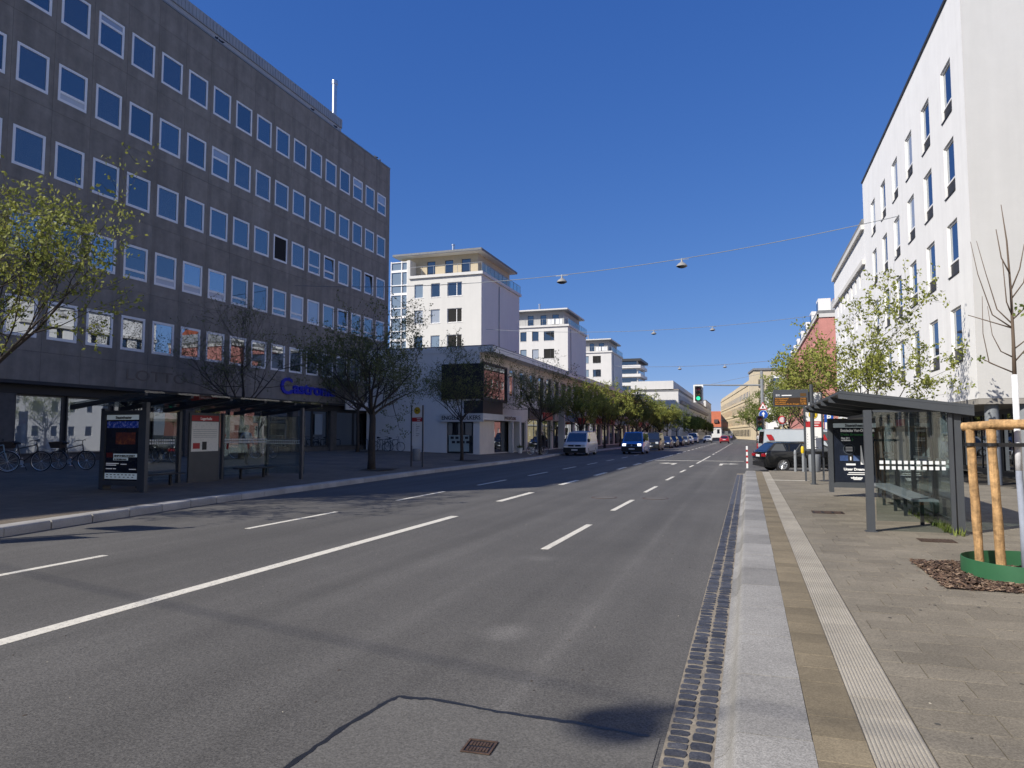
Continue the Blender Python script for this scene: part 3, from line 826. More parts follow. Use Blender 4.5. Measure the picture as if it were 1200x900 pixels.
# shop sign of the estate agent, wrapping round the corner
m = MB(); m.box(-21.6, PX_ + .33, PY0 - .16, PY0 - .02, 2.68, 3.28); m.box(PX_ + .02, PX_ + .33, PY0 - .02, 57.4, 2.82, 3.29); o = m.build('shop_sign', M['render_w'], pb, world=True)
lettering('ENGEL&VÖLKERS', .42, M['black'], o, (-21.45 - PX_, -.165, 2.84 - .25), 0, width=3.05, depth=.01, bold=.006)
lettering('ENGEL&VÖLKERS', .34, M['black'], o, (.334, 53.0 - PY0, 2.93 - .25), pi / 2, width=2.9, depth=.01, bold=.006)
window(pb, wmat(-21.1, PY0, .35, 0), 0, 0, 2.1, 2.3, .1, .06, M['darkframe'], M['shopglass'], (), (), name='shop_window')
m = MB(); m.box(-20.95, -19.35, PY0 + .06, PY0 + .09, 0.5, 1.7); m.build('window_display', mat('pale_display', (0.35, .42, .40), .6), pb, world=True)
m = MB()
for i in range(4):
    for j, n_ in ((0, 4), (1, 4)):
        m.box(-20.8 + i * .38 + j * .1, -20.55 + i * .38 + j * .1, PY0 + .045, PY0 + .058, 1.42 - j * .32, 1.6 - j * .32)
m.build('display_cards', M['black'], pb, world=True)
# street front
holesU = []; y = 55.25 - PY0
winY = []
while y + 1.9 < 116:
    winY.append(y); y += 2.85
Mx = wmat(PX_, PY0, 0.2, pi / 2)
holes = [(a, 4.65, 1.9, 2.3) for a in winY]
shops = []; y = 3.2
random.seed(8)
while y < 112:
    wd = random.choice((3.4, 4.2, 5.0)); shops.append((y, wd)); y += wd + 0.55
holes += [(a, 0.15, w_, 2.75 if a > 9 else 2.45) for a, w_ in shops]
facade(pb, M['podbeige'], Mx, PY1 - PY0, 8.0, holes, 0.22, 'street_wall')
for i, a in enumerate(winY):
    window(pb, Mx, a + .01, 4.66, 1.88, 2.28, .12, .07, M['winframe'] if i < 3 else M['darkframe'], M['glass'], (1.25,), (.7,) if i % 2 else (), sill=M['greymetal'])
signcols = [(0.05, 0.05, 0.05), (0.35, 0.045, 0.03), (0.05, .05, .055), (0.45, 0.06, 0.05), (0.5, 0.5, 0.5), (0.03, 0.12, 0.2), (.1, .1, .1), (0.5, .45, .1)]
for i, (a, w_) in enumerate(shops):
    window(pb, Mx, a + .01, .16, w_ - .02, (2.73 if a > 9 else 2.43), .15, .07, M['darkframe'], M['shopglass'], (w_ * .45, w_ * .72) if i % 2 else (w_ * .6,), (), name='shop_front')
    if a > 9:
        c = signcols[i % len(signcols)]
        m = MB(); m.box(PX_ + .01, PX_ + .16, PY0 + a + .1, PY0 + a + w_ - .1, 3.15, 3.85 + (i % 3) * .12)
        m.build('shop_sign', mat('sign_%s' % ''.join('%02x' % int(v * 255) for v in c), c, .5), pb, world=True)
# dark brown clad stretch with projecting blade sign
m = MB(); m.box(PX_ + .005, PX_ + .12, 64.2, 75.4, 3.9, 4.75); m.build('brown_band', M['brown'], pb, world=True)
m = MB(); m.box(PX_ + .05, PX_ + .9, 79.5, 79.65, 2.9, 3.6); m.build('blade_sign', mat('red_sign', (0.5, .05, .03), .5), pb, world=True)
m = MB(); m.box(PX_ + .03, PX_ + .7, 70.9, 71.2, .3, 5.0); m.build('white_fin', M['render_w'], pb, world=True)
m = MB(); m.box(PX_ - .2, PX_ + .35, 56.9, 57.4, 0.2, 2.81); m.box(PX_ - .2, PX_ + .35, 55.0, 55.3, 0.2, 2.81); m.build('portal', M['render_w'], pb, world=True)
# roof slab
m = MB(); m.box(-27.8, PX_ + 1.05, PY0 - .05, PY1, 7.78, 8.22); m.build('roof_slab', M['podwhite'], pb, world=True)
m = MB(); m.box(-27.8, PX_ + 1.0, PY0, PY1, 8.225, 8.30); m.box(-43, -27.82, 54, PY1, 0.2, 8.29); m.build('roof_sheet', M['roofgrey'], pb, world=True)
m = MB()
for a in range(0, 8): m.box(PX_ + 1.052, PX_ + 1.06, PY0 + a * 14 + .1, PY0 + a * 14 + 13.9, 8.06, 8.10)
m.build('drip_edge', M['greymetal'], pb, world=True)

def tower(ty, n, label, cream=False):
    X1 = -29.45; Wd = 9.35; D = 14.7; zt = 20.68
    rm = M['render_c'] if cream else M['render_w']
    t = thing('white_tower', label, 'building', (X1, ty, 8.2), group=None)
    Mx = wmat(X1 - Wd, ty, 8.3, 0)
    cols = [(0.62, 1.16), (2.82, 1.2), (4.98, 1.9)]
    rows = [zt - 8.3 - 2.42 - 3.17 * r for r in range(4)]
    hs = []
    for r in rows:
        for c, w_ in cols:
            if r > 0.05: hs.append((c, r, w_, 1.7))
    facade(t, rm, Mx, Wd, zt - 8.3, hs, 0.22, 'front_wall')
    random.seed(60 + n)
    for i, (c, z, w_, h_) in enumerate(hs):
        gm = random.choice((M['glass'], M['glass'], M['blind'], M['paleglass'])) if w_ < 1.5 else random.choice((M['glass'], M['open']))
        window(t, Mx, c + .005, z + .005, w_ - .01, h_ - .01, .12, .07, M['winframe'] if cream else M['darkframe'], gm, (w_ * .62,) if w_ > 1.5 else (), (), sill=M['winframe'])
    m = MB()
    m.quad((X1, ty, 8.3), (X1, ty + D, 8.3), (X1, ty + D, zt), (X1, ty, zt)); m.quad((X1, ty + D, 8.3), (X1 - Wd, ty + D, 8.3), (X1 - Wd, ty + D, zt), (X1, ty + D, zt))
    m.quad((X1 - Wd, ty, 8.3), (X1 - Wd, ty + D, 8.3), (X1 - Wd, ty + D, zt), (X1 - Wd, ty, zt)); m.quad((X1 - Wd, ty, zt), (X1, ty, zt), (X1, ty + D, zt), (X1 - Wd, ty + D, zt))
    m.build('side_wall', M['render_w'], t, world=True)
    yj = ty + 6.2 if cream else ty + 2.0
    m = MB(); m.path([(X1 + .06, yj, 8.3), (X1 + .06, yj, zt - .3)], .055, 6); m.build('downpipe', M['greymetal'], t, world=True)
    # terrace slab, set-back penthouse, railing, overhanging roof
    m = MB(); m.box(X1 - Wd - .1, X1 + .25, ty - .25, ty + D + .25, zt + .004, zt + .34); m.build('terrace_slab', M['render_w'], t, world=True)
    pm_ = mat('penthouse_wall_%d' % n, (0.50, 0.42, 0.29) if cream else (0.42, 0.41, 0.39), .8, var=.06)
    Mp = wmat(X1 - Wd - 2, ty + 1.7, zt + .34, 0)
    ph = [(3.5, .25, 1.1, 1.85), (5.9, .25, 1.1, 1.85), (8.1, .25, 1.2, 1.85)]
    facade(t, pm_, Mp, Wd + .9, 2.72, ph, .12, 'penthouse_wall')
    for (c, z, w_, h_) in ph: window(t, Mp, c + .005, z, w_ - .01, h_ - .01, .06, .06, M['darkframe'], M['glass'])
    m = MB(); Xp = X1 - 1.1
    m.quad((Xp, ty + 1.7, zt + .34), (Xp, ty + D - 1, zt + .34), (Xp, ty + D - 1, zt + 3.06), (Xp, ty + 1.7, zt + 3.06)); m.build('penthouse_side', pm_, t, world=True)
    m = MB(); m.box(X1 - Wd - 2.6, X1 - .15, ty + .35, ty + D - .4, zt + 3.07, zt + 3.32); m.build('roof', M['roofgrey'] if cream else M['render_w'], t, world=True)
    m = MB(); m.box(X1 - Wd - 2.55, X1 - .2, ty + .4, ty + D - .45, zt + 3.02, zt + 3.066); m.build('soffit', M['render_c'] if cream else M['greymetal'], t, world=True)
    m = MB(); zr = zt + .34
    nb_ = 10
    for i in range(nb_ + 1):
        y = ty - .12 + (D + .24) * i / nb_
        m.box(X1 + .08, X1 + .12, y - .02, y + .02, zr, zr + 1.05)
    m.box(X1 + .075, X1 + .125, ty - .12, ty + D + .12, zr + 1.051, zr + 1.1)
    for i in range(6):
        x = X1 + .1 - (Wd) * (i + 1) / 6
        m.box(x - .02, x + .02, ty - .14, ty - .10, zr, zr + 1.05)
    m.box(X1 - Wd, X1 + .07, ty - .145, ty - .095, zr + 1.051, zr + 1.1)
    m.build('railing', M['greymetal'], t, world=True)
    m = MB(); m.box(X1 + .095, X1 + .105, ty - .05, ty + D + .05, zr + .08, zr + 1.0); m.build('railing_glass', M['clear'], t, world=True)
    if not cream:
        for a, b in ((2.2, 3.5), (3.6, 4.9)):
            m = MB(); m.box(X1 - a - .0 - 1.3 + 1.3, X1 - a + 1.2, ty - .11, ty - .08, zr + .1, zr + 1.04); m.build('privacy_screen', M['white'], t, world=True)
    m = MB(); fx = X1 - 4.9 if cream else X1 - 6.0
    m.path([(fx, ty + 3, zt + 3.3), (fx, ty + 3, zt + 4.6)], .19, 10); m.path([(fx, ty + 3, zt + 4.6), (fx, ty + 3, zt + 4.74)], .25, 10); m.build('chimney', M['alu'], t, world=True, smooth=True)
    if cream:   # glazed stair tower on the left
        xs0 = X1 - Wd - 2.75
        m = MB(); m.box(xs0, X1 - Wd - .42, ty + .35, ty + 5, 8.3, zt + 2.3); m.build('stair_core', M['paleglass'], t, world=True)
        m = MB()
        for x in (xs0, xs0 + 1.45, xs0 + 2.22): m.box(x, x + .10, ty + .2, ty + .346, 8.3, zt + 2.4)
        z = 8.6
        k = 0
        while z < zt + 2.3:
            m.box(xs0 + .1, xs0 + 2.2, ty + .22, ty + .345, z, z + (.28 if k % 2 else .10)); z += 1.2 if k % 2 else 1.66; k += 1
        m.build('stair_frame', M['winframe'], t, world=True)
        m = MB(); m.box(X1 - Wd - .41, X1 - Wd - .02, ty + .05, ty + 5, 8.3, zt + 2.4); m.build('corner_strip', M['render_c'], t, world=True)
    return t
tower(77.5, 1, 'cream white tower with glazed stairwell beside the dark office block', True)
tower(120.1, 2, 'white tower with dark windows, the middle one of three above the shops')
tower(162.1, 3, 'white tower with dark windows, third and farthest above the shops')

# ---------------------------------------------------------------- generic block with windows
def block(name, label, x0, x1, y0, y1, z1, mat_, faces, ww=1.2, wh=1.5, px=2.6, st=3.0, zb=3.8, roof=None, fm=None, gm=None, z0=0.0, base=None, cornice=None, inset=.1):
    t = thing(name, label, 'building', ((x0 + x1) / 2, (y0 + y1) / 2, 0))
    spec = {'-y': (wmat(x0, y0, z0, 0), x1 - x0), '+x': (wmat(x1, y0, z0, pi / 2), y1 - y0), '-x': (wmat(x0, y1, z0, -pi / 2), y1 - y0), '+y': (wmat(x1, y1, z0, pi), x1 - x0)}
    for f, (Mx, W) in spec.items():
        hs = []
        if f in faces:
            n = int((W - .6) // px); mg = (W - n * px) / 2
            z = zb
            while z + wh < z1 - .4:
                for i in range(n): hs.append((round(mg + i * px + (px - ww) / 2, 3), round(z - z0, 3), ww, wh))
                z += st
        facade(t, mat_, Mx, W, z1 - z0, hs, inset + .08, 'wall')
        for (a, b, c, d) in hs:
            window(t, Mx, a + .005, b + .005, c - .01, d - .01, inset, .07, fm or M['winframe'], gm or M['glass'], (c / 2,) if c > 1.1 else ())
    m = MB(); m.box(x0 - .12, x1 + .12, y0 - .12, y1 + .12, z1 + .003, z1 + .28); m.build('roof', roof or M['roofgrey'], t, world=True)
    if cornice:
        for zc in cornice:
            m = MB(); m.box(x0 - .18, x0 - .004, y0 - .1, y1, zc, zc + .3); m.build('cornice', M['render_w'], t, world=True)
    return t

# ================================================================ right side of the street
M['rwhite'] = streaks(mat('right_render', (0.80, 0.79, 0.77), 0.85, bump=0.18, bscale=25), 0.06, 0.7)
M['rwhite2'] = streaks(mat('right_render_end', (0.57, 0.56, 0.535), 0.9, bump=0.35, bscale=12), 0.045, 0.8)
RX, RY0, RY1, RZ = 7.0, 26.1, 47.0, 17.05
rb = thing('white_block', 'white rendered four storey block with deep narrow windows over an open arcade', 'building', (RX + 5, RY0 + 5, 0.16))
Mx = wmat(RX, RY1, 2.9, -pi / 2)          # local x runs towards the camera
cols = [RY1 - 28.85 - k * 3.1 for k in range(6)]
rowz = [13.0, 10.18, 7.3, 4.25]
hs = [(c, z - 2.9, 1.32, 1.92) for c in cols for z in rowz]
facade(rb, M['rwhite'], Mx, RY1 - RY0, RZ - 2.9, hs, .28, 'street_wall')
random.seed(77)
M['grille'] = mat('vent_grille', (0.09, 0.09, 0.095), .5)
for i, (a, z, w_, h_) in enumerate(hs):
    gm = random.choice((M['glass'], M['glass'], M['glass'], M['shopglass'], M['blind']))
    o = window(rb, Mx, a + .006, z + .5, w_ - .012, h_ - .506, .055, .065, M['winframe'], gm, (), ())
    m = MB(); m.box(0, w_ - .012, .03, .07, -.46, -.03)
    key = ('grille',)
    if key not in WCACHE:
        for k in range(9): m.box(.02, w_ - .032, .018, .03, -.44 + k * .046, -.42 + k * .046)
        WCACHE[key] = m.mesh('vent_grille', M['grille'])
    link('vent_grille', WCACHE[key], o)
    m = MB(); m.box(-.006, w_ + .0, -.095, .06, -.494, -.465); key = ('rsill',)
    if key not in WCACHE: WCACHE[key] = m.mesh('sill', M['darkframe'])
    link('sill', WCACHE[key], o)
m = MB()
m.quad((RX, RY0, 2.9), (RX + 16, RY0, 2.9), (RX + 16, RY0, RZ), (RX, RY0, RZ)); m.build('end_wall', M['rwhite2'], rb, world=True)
m = MB(); m.quad((RX, RY1, 2.9), (RX + 16, RY1, 2.9), (RX + 16, RY1, RZ), (RX, RY1, RZ)); m.quad((RX + 16, RY0, 2.9), (RX + 16, RY1, 2.9), (RX + 16, RY1, RZ), (RX + 16, RY0, RZ)); m.build('back_wall', M['rwhite'], rb, world=True)
m = MB(); m.box(RX - .06, RX + 16.06, RY0 - .06, RY1 + .06, RZ + .003, RZ + .10); m.build('roof_edge', M['darkframe'], rb, world=True)
m = MB(); m.box(RX + .01, RX + 15.9, RY0 + .01, RY1 - .01, 2.72, 2.895); m.build('soffit', mat('soffit_board', (.30, .28, .25), .8), rb, world=True)
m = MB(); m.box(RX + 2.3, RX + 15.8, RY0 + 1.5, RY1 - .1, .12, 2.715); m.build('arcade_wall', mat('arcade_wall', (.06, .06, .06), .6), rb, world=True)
for i in range(5):
    a = RY1 - .1 - (i + 1) * 3.7
    window(rb, wmat(RX + 2.28, a + 3.4, .3, -pi / 2), 0, 0, 3.3, 2.3, -.02, .07, M['darkframe'], M['shopglass'], (1.1, 2.2), name='shop_window')
for k in range(3):
    window(rb, wmat(RX + 2.5 + k * 3.6, RY0 + 1.48, .3, 0), 0, 0, 3.3, 2.3, -.02, .07, M['darkframe'], M['shopglass'], (1.1, 2.2), name='shop_window')
for x, y in ((RX + .45, RY0 + .35), (RX + 1.35, RY0 + .35), (RX + .45, RY0 + 6), (RX + .45, RY0 + 12), (RX + .45, RY0 + 18), (RX + 5.5, RY0 + .4)):
    m = MB(); m.lathe([(.2, .12), (.2, 2.715)], 16, Matrix.Translation((x, y, 0))); m.build('column', M['greymetal'], rb, world=True, smooth=True)

t = block('cornice_block', 'white house with cornice and tiny square attic windows next to the white block', 7.0, 19, 47.05, 62.8, 14.55, M['rwhite'], ('-x',), .75, .95, 1.9, 2.35, 1.6, fm=M['darkframe'], cornice=(12.05, 14.2))
m = MB(); m.box(11.0, 18.5, 47.5, 62, 14.84, 19.6); m.build('attic', M['rwhite'], t, world=True)
for yy in range(7):
    window(t, wmat(11.0, 61.2 - yy * 2.0, 16.0, -pi / 2), 0, 0, 1.1, 1.6, -.05, .07, M['darkframe'], M['glass'], (.55,))
M['brick'] = streaks(mat('red_render', (0.55, 0.24, 0.20), .85, bump=.2, bscale=20, var=.08, scale=2), .07, .6)
t = block('red_block', 'brick red apartment block with white eaves band along the street', 6.9, 17, 75, 135, 13.6, M['brick'], ('-x',), 1.3, 1.5, 3.0, 2.9, 1.4, cornice=(13.25,))
m = MB(); m.box(6.72, 17, 74.9, 74.996, 13.2, 13.6); m.build('eaves_band', M['render_w'], t, world=True)
m = MB(); m.box(8.3, 16, 76, 134, 13.9, 15.1); m.build('attic', M['corr'], t, world=True)
m = MB(); m.prism([(8.3, 15.1), (16, 15.1), (12, 18.2)], 76, 134, 'y'); m.build('tiled_roof', mat('red_tiles', (.38, .10, .05), .8, var=.15, scale=1), t, world=True)
for k in range(7):
    y = 78 + k * 8
    m = MB(); m.box(7.15, 8.32, y, y + 2.2, 13.9, 15.6); o = m.build('dormer', M['white'], t, world=True)
    m = MB(); m.box(7.13, 7.149, y + .25, y + 1.95, 14.2, 15.35); m.build('dormer_pane', M['glass'], t, world=True)
block('yellow_block', 'pale yellow house with white bands beyond the red block', 6.9, 16, 135.1, 168, 12.6, mat('yellow_render', (.66, .55, .32), .85, var=.06), ('-x', '-y'), 1.3, 1.6, 2.9, 2.9, 1.4, cornice=(12.3, 3.6))
t = block('white_modern_block', 'white modern block with dark windows and glazed roof storey behind the signal pole', 4.6, 15, 176, 200, 12.2, M['rwhite'], ('-y', '-x'), 1.7, 1.9, 3.1, 3.4, 1.5, fm=M['darkframe'])
m = MB(); m.box(6.2, 15, 177.2, 200, 12.5, 14.9); m.build('roof_storey', M['paleglass'], t, world=True)
m = MB(); m.box(5.6, 15.2, 176.6, 200.2, 14.91, 15.5); m.build('roof_slab', M['rwhite'], t, world=True)

# long sandstone front closing the street on the right, slightly turned
M['sandstone'] = streaks(mat('sandstone', (.60, .50, .34), .85, var=.08, scale=.6), .08, .3)
st_ = thing('sandstone_block', 'long sandstone building with pilasters closing the view down the street', 'building', (3.06, 228, 0))
ang = atan2(-157, 15.86)      # wall runs from the far end towards the camera
Lf = hypot(157, 15.86)
Mx = wmat(-12.8, 385, 0, ang)
hs = []
for i in range(30):
    for z, h_ in ((1.0, 2.4), (5.2, 2.6), (9.6, 2.6), (14.0, 2.2)): hs.append((2.2 + i * 5.1, z, 3.1, h_))
facade(st_, M['sandstone'], Mx, Lf, 19.0, hs, .12, 'wall')
for (a, z, w_, h_) in hs: window(st_, Mx, a + .01, z + .01, w_ - .02, h_ - .02, -.012, .1, M['darkframe'], M['glass'])
m = MB()
for z in (4.3, 8.6, 13.2, 18.2): m.box(-.1, Lf + .1, -.25, -.01, z, z + .45, M=Mx)
m.build('cornice', M['sandstone'], st_, world=True)
m = MB()
for i in range(31): m.box(0.2 + i * 5.1, 1.3 + i * 5.1, -.10, -.005, 4.8, 18.15, M=Mx)
m.build('pilasters', M['sandstone'], st_, world=True)
m = MB(); m.box(0, Lf, .3, 14, 18.6, 20.0, M=Mx); m.box(Lf - 14, Lf + .4, -.8, 12, 0, 21.2, M=Mx); m.build('pavilion', M['sandstone'], st_, world=True)
m = MB(); m.box(Lf - 14.3, Lf + .8, -1.1, 12.2, 21.2, 21.8, M=Mx); m.build('pavilion_roof', M['roofgrey'], st_, world=True)
mp = Mx @ Matrix.Translation((Lf + .4, -.8, 0)) @ Matrix.Rotation(pi / 2, 4, 'Z')
for z in (2.0, 6.6, 11.2, 15.8):
    for k in range(3): window(st_, mp, 1.2 + k * 3.6, z, 1.7, 2.6, -.03, .1, M['darkframe'], M['glass'])

# red roofed hall at the far end of the street
hall = thing('gabled_hall', 'old hall with steep orange tiled roof at the far end of the street', 'building', (-19, 420, 0))
m = MB(); Mh = wmat(-36, 415, -1, 0)
hh = [(13 + k * 3.4, 3.0, 1.6, 2.6) for k in range(6)]
facade(hall, M['render_c'], Mh, 36, 7.0, hh, .3, 'wall')
for (a, z, w_, h_) in hh: window(hall, Mh, a + .01, z + .01, w_ - .02, h_ - .02, .2, .12, M['winframe'], M['glass'])
m = MB(); m.prism([(414.4, 5.9), (436, 5.9), (425, 15.0)], -36.5, .5, 'x'); m.build('roof', mat('orange_tiles', (.42, .12, .055), .85, var=.12, scale=.8), hall, world=True)
for k in range(4):
    x = -24 + k * 6.2
    m = MB(); m.prism([(415.6, 8.2), (420, 8.2), (420, 10.4), (415.6, 9.3)], x, x + 2.2, 'x'); m.build('dormer', mat('dormer_%d' % k, (.10, .06, .05), .8), hall, world=True)
m = MB(); m.box(-11.5, -10.3, 425, 426, 14.5, 16.4); m.build('chimney', M['render_c'], hall, world=True)

# far blocks on the left
t = block('white_corner_block', 'long white block with blank end wall and setback roof storey past the towers', -31, -17.0, 190, 330, 13.1, M['render_w'], ('+x',), 1.8, 1.6, 3.6, 3.1, 1.4, fm=M['darkframe'])
m = MB(); m.box(-29.5, -18.3, 190.8, 329, 13.4, 15.9); m.build('roof_storey', M['render_w'], t, world=True)
m = MB(); m.box(-31, -16.94, 190.8, 330, 13.385, 13.7); m.build('parapet', mat('taupe', (.24, .2, .16), .8), t, world=True)
m = MB()
for k in range(30):
    m.box(-17.0, -16.2, 194 + k * 4.5, 196.6 + k * 4.5, 6.7, 7.7); m.box(-17.0, -16.2, 194 + k * 4.5, 196.6 + k * 4.5, 9.8, 10.8)
m.build('balconies', mat('balcony_front', (.34, .3, .26), .8), t, world=True)
t = block('low_white_wing', 'low white wing with brown window band in front of the white corner block', -31, -24.0, 176, 189.9, 11.4, M['render_w'], ('+x',), 1.5, 1.3, 2.6, 3.0, 1.6, fm=M['darkframe'])
m = MB(); m.box(-30, -24.4, 175.96, 175.99, 9.6, 10.5); m.build('window_band', M['darkframe'], t, world=True)
for k in range(3): window(t, wmat(-30 + k * 1.9, 175.97, 9.7, 0), 0, 0, 1.4, .7, -.06, .06, M['winframe'], M['glass'])
hr = thing('balcony_highrise', 'slim grey high-rise with stacked dark balconies behind the towers', 'building', (-36, 236, 0))
m = MB(); m.box(-40, -33.2, 230, 246, 0, 25.4); m.build('wall', mat('highrise_wall', (.42, .42, .42), .8), hr, world=True)
for k in range(8):
    z = 3.2 + k * 2.85
    m = MB(); m.box(-39.5, -32.2, 228.9, 229.99, z, z + .95); m.box(-33.19, -32.2, 230, 245, z, z + .95); m.build('balcony', M['render_w'], hr, world=True)
    m = MB(); m.box(-39.2, -33.6, 229.94, 229.995, z + 1.1, z + 2.5); m.box(-33.195, -33.15, 231, 244, z + 1.1, z + 2.5); m.build('window_band', M['glass'], hr, world=True)
m = MB(); m.box(-40.2, -32.0, 228.7, 246.2, 25.41, 26.2); m.build('roof', M['darkframe'], hr, world=True)
block('distant_white_block', 'white flat block with an aerial further down the left side', -22, -17.5, 331, 380, 17.0, M['render_w'], ('+x',), 1.8, 1.6, 3.6, 3.1, 1.4)

# sunlit row on the right behind the camera position (out of frame, added to bounce light back across the street)
block('cream_bounce_row', 'unseen cream rendered four storey row added on the right to bounce light', 9.5, 21, -48, 15, 14.5, mat('row_cream', (.70, .63, .50), .85, var=.06), ('-x',), 1.3, 1.6, 3.0, 3.1, 1.6)

# ---------------------------------------------------------------- trees
M['bark'] = mat('bark', (0.050, 0.040, 0.032), .95, var=.3, scale=9, bump=.6, bscale=40)
M['twig'] = mat('twig', (0.045, 0.036, 0.030), .95)
def leaf_mat(name, c1, c2):
    m, n, b = newmat(name); L = n.links
    g = n.nodes.new('ShaderNodeNewGeometry'); t = n.nodes.new('ShaderNodeTexNoise'); t.inputs['Scale'].default_value = 2.3; t.inputs['Detail'].default_value = 3
    L.new(g.outputs['Position'], t.inputs['Vector'])
    mr = n.nodes.new('ShaderNodeMapRange'); mr.inputs[1].default_value = .35; mr.inputs[2].default_value = .65; L.new(t.outputs['Fac'], mr.inputs[0])
    mx = n.nodes.new('ShaderNodeMixRGB'); mx.inputs[1].default_value = (*c1, 1); mx.inputs[2].default_value = (*c2, 1); L.new(mr.outputs[0], mx.inputs[0])
    L.new(mx.outputs[0], b.inputs['Base Color']); b.inputs['Roughness'].default_value = .6; b.inputs['Specular IOR Level'].default_value = .3
    tl = n.nodes.new('ShaderNodeBsdfTranslucent'); L.new(mx.outputs[0], tl.inputs['Color'])
    ms = n.nodes.new('ShaderNodeMixShader'); ms.inputs[0].default_value = .35
    L.new(b.outputs[0], ms.inputs[1]); L.new(tl.outputs[0], ms.inputs[2]); L.new(ms.outputs[0], n.nodes['Material Output'].inputs[0])
    return m
M['leafA'] = leaf_mat('young_leaves', (0.20, 0.235, 0.04), (0.36, 0.37, 0.09))
M['leafB'] = leaf_mat('green_leaves', (0.11, 0.155, 0.03), (0.26, 0.295, 0.08))
M['leafC'] = leaf_mat('dark_leaves', (0.10, 0.12, 0.035), (0.19, 0.21, 0.075))

def make_tree(name, label, x, y, z, height, crown_r, fork, seed, trunk_r=.12, leaves=10, leaf=.075, lm='leafA', spread=1.0, levels=4, group=None, twig_n=5, lean=(0, 0), flat=1.0, nl=None):
    rnd = random.Random(seed)
    t = thing(name, label, 'tree', (x, y, z), group=group)
    tr = MB(); lv = []
    H = height
    # trunk
    pts = [Vector((0, 0, -.1))]
    for i in range(1, 7):
        f = i / 6
        pts.append(Vector((lean[0] * f + rnd.uniform(-.03, .03), lean[1] * f + rnd.uniform(-.03, .03), fork * f)))
    rad = [trunk_r * (1.25 if i == 0 else 1.08 - .28 * i / 6) for i in range(7)]
    tr.path(pts, rad, 10)
    top = pts[-1]
    ends = []
    def grow(p, d, L_, r, lev):
        n = 4 if lev > 1 else 3
        q = p.copy(); ps = [q.copy()]; rs = [r]
        dd = d.copy()
        for i in range(n):
            dd = (dd + Vector((rnd.uniform(-1, 1), rnd.uniform(-1, 1), rnd.uniform(-.6, .8))) * (.18 if lev > 1 else .28) + Vector((0, 0, .06))).normalized()
            q = q + dd * L_ / n
            ps.append(q.copy()); rs.append(max(.0035, r * (1 - .62 * (i + 1) / n)))
        tr.path(ps, rs, 6 if lev >= levels - 1 else (4 if lev > 1 else 3), caps=False)
        if lev <= 1:
            ends.append((ps, dd))
        if lev > 0:
            cnt = twig_n if lev < levels else twig_n
            for i in range(cnt):
                f = rnd.uniform(.3, 1.0) if i else 1.0
                k = min(n - 1, int(f * n)); pp = ps[k].lerp(ps[k + 1], f * n - k if f < 1 else 1)
                ax = Vector((rnd.gauss(0, 1), rnd.gauss(0, 1), rnd.gauss(0, .55) + .1)).normalized()
                nd = (dd * rnd.uniform(.5, .9) + ax * rnd.uniform(.55, .95)).normalized()
                # keep inside the crown
                c = Vector((top.x, top.y, fork + (H - fork) * .45))
                off = pp - c
                if (off.x ** 2 + off.y ** 2) / (crown_r ** 2) + (off.z / ((H - fork) * .58)) ** 2 > .8:
                    nd = (nd - off.normalized() * .5).normalized()
                grow(pp, nd, L_ * rnd.uniform(.5, .72), max(.004, rs[k] * .58), lev - 1)
    nlimb = nl or 9
    for i in range(nlimb):
        a = 2 * pi * (i + rnd.uniform(-.25, .25)) / nlimb
        el = rnd.uniform(.35, 1.0) if i else 1.45
        d = Vector((cos(a) * cos(el) * spread, sin(a) * cos(el) * spread, sin(el) * flat)).normalized()
        st = top + Vector((0, 0, -rnd.uniform(0, .22) * fork * .6)) if i else top
        L_ = crown_r * .78 if el < .8 else (H - fork) * .62
        grow(st, d, L_, trunk_r * .37, levels - 1)
    tr.build('trunk', M['bark'], t, smooth='all', fix=False)
    if leaves:
        for ps, dd in ends:
            for _ in range(leaves):
                if rnd.random() < .25: continue
                f = rnd.random() ** .6; k = min(len(ps) - 2, int(f * (len(ps) - 1))); p = ps[k].lerp(ps[k + 1], f * (len(ps) - 1) - k)
                p = p + Vector((rnd.gauss(0, .05), rnd.gauss(0, .05), rnd.gauss(0, .05)))
                lv.append((p, leaf * rnd.uniform(.55, 1.35)))
        m = MB(); vs = []; fs = []
        for p, s_ in lv:
            a = Vector((rnd.gauss(0, 1), rnd.gauss(0, 1), rnd.gauss(0, .7))).normalized(); b = a.orthogonal().normalized()
            b = (Matrix.Rotation(rnd.uniform(0, 6.28), 3, a) @ b)
            c = a.cross(b)
            o = len(vs)
            vs += [tuple(p), tuple(p + b * s_ * .5 + c * s_ * .32), tuple(p + b * s_ * 1.1 + a * s_ * .15), tuple(p + b * s_ * .5 - c * s_ * .32)]
            fs.append((o, o + 1, o + 2, o + 3))
        m.v = vs; m.f = fs; m.m = [0] * len(fs)
        m.build('crown', M[lm], t, fix=False)
    return t
def pit(x, y, s=1.0):
    m = MB(); z = plz(x, y); m.quad((x - s, y - s, z + .006), (x + s, y - s, z + .006), (x + s, y + s, z + .02), (x - s, y + s, z + .02)); m.build('tree_pit', M['sand'], plaza)
def gz(x, y): return plz(x, y)
make_tree('street_tree', 'tree with fresh yellow green leaves reaching in beside the bus shelter with the poster', -16.3, 10.6, gz(-16.3, 10.6), 6.4, 4.2, 2.2, 3,   .15, 12, .085, 'leafA', spread=1.2, twig_n=5)
make_tree('street_tree', 'bare dark tree standing behind the bus shelter before the office block', -24.4, 30.0, gz(-24.4, 30), 7.6, 3.3, 2.7, 8, .13, 4, .07, 'leafC', twig_n=5)
make_tree('street_tree', 'thick trunked tree with sparse dark leaves next to the bus stop sign', -15.7, 27.8, .17, 7.4, 3.1, 2.7, 15, .16, 10, .08, 'leafC', twig_n=5)
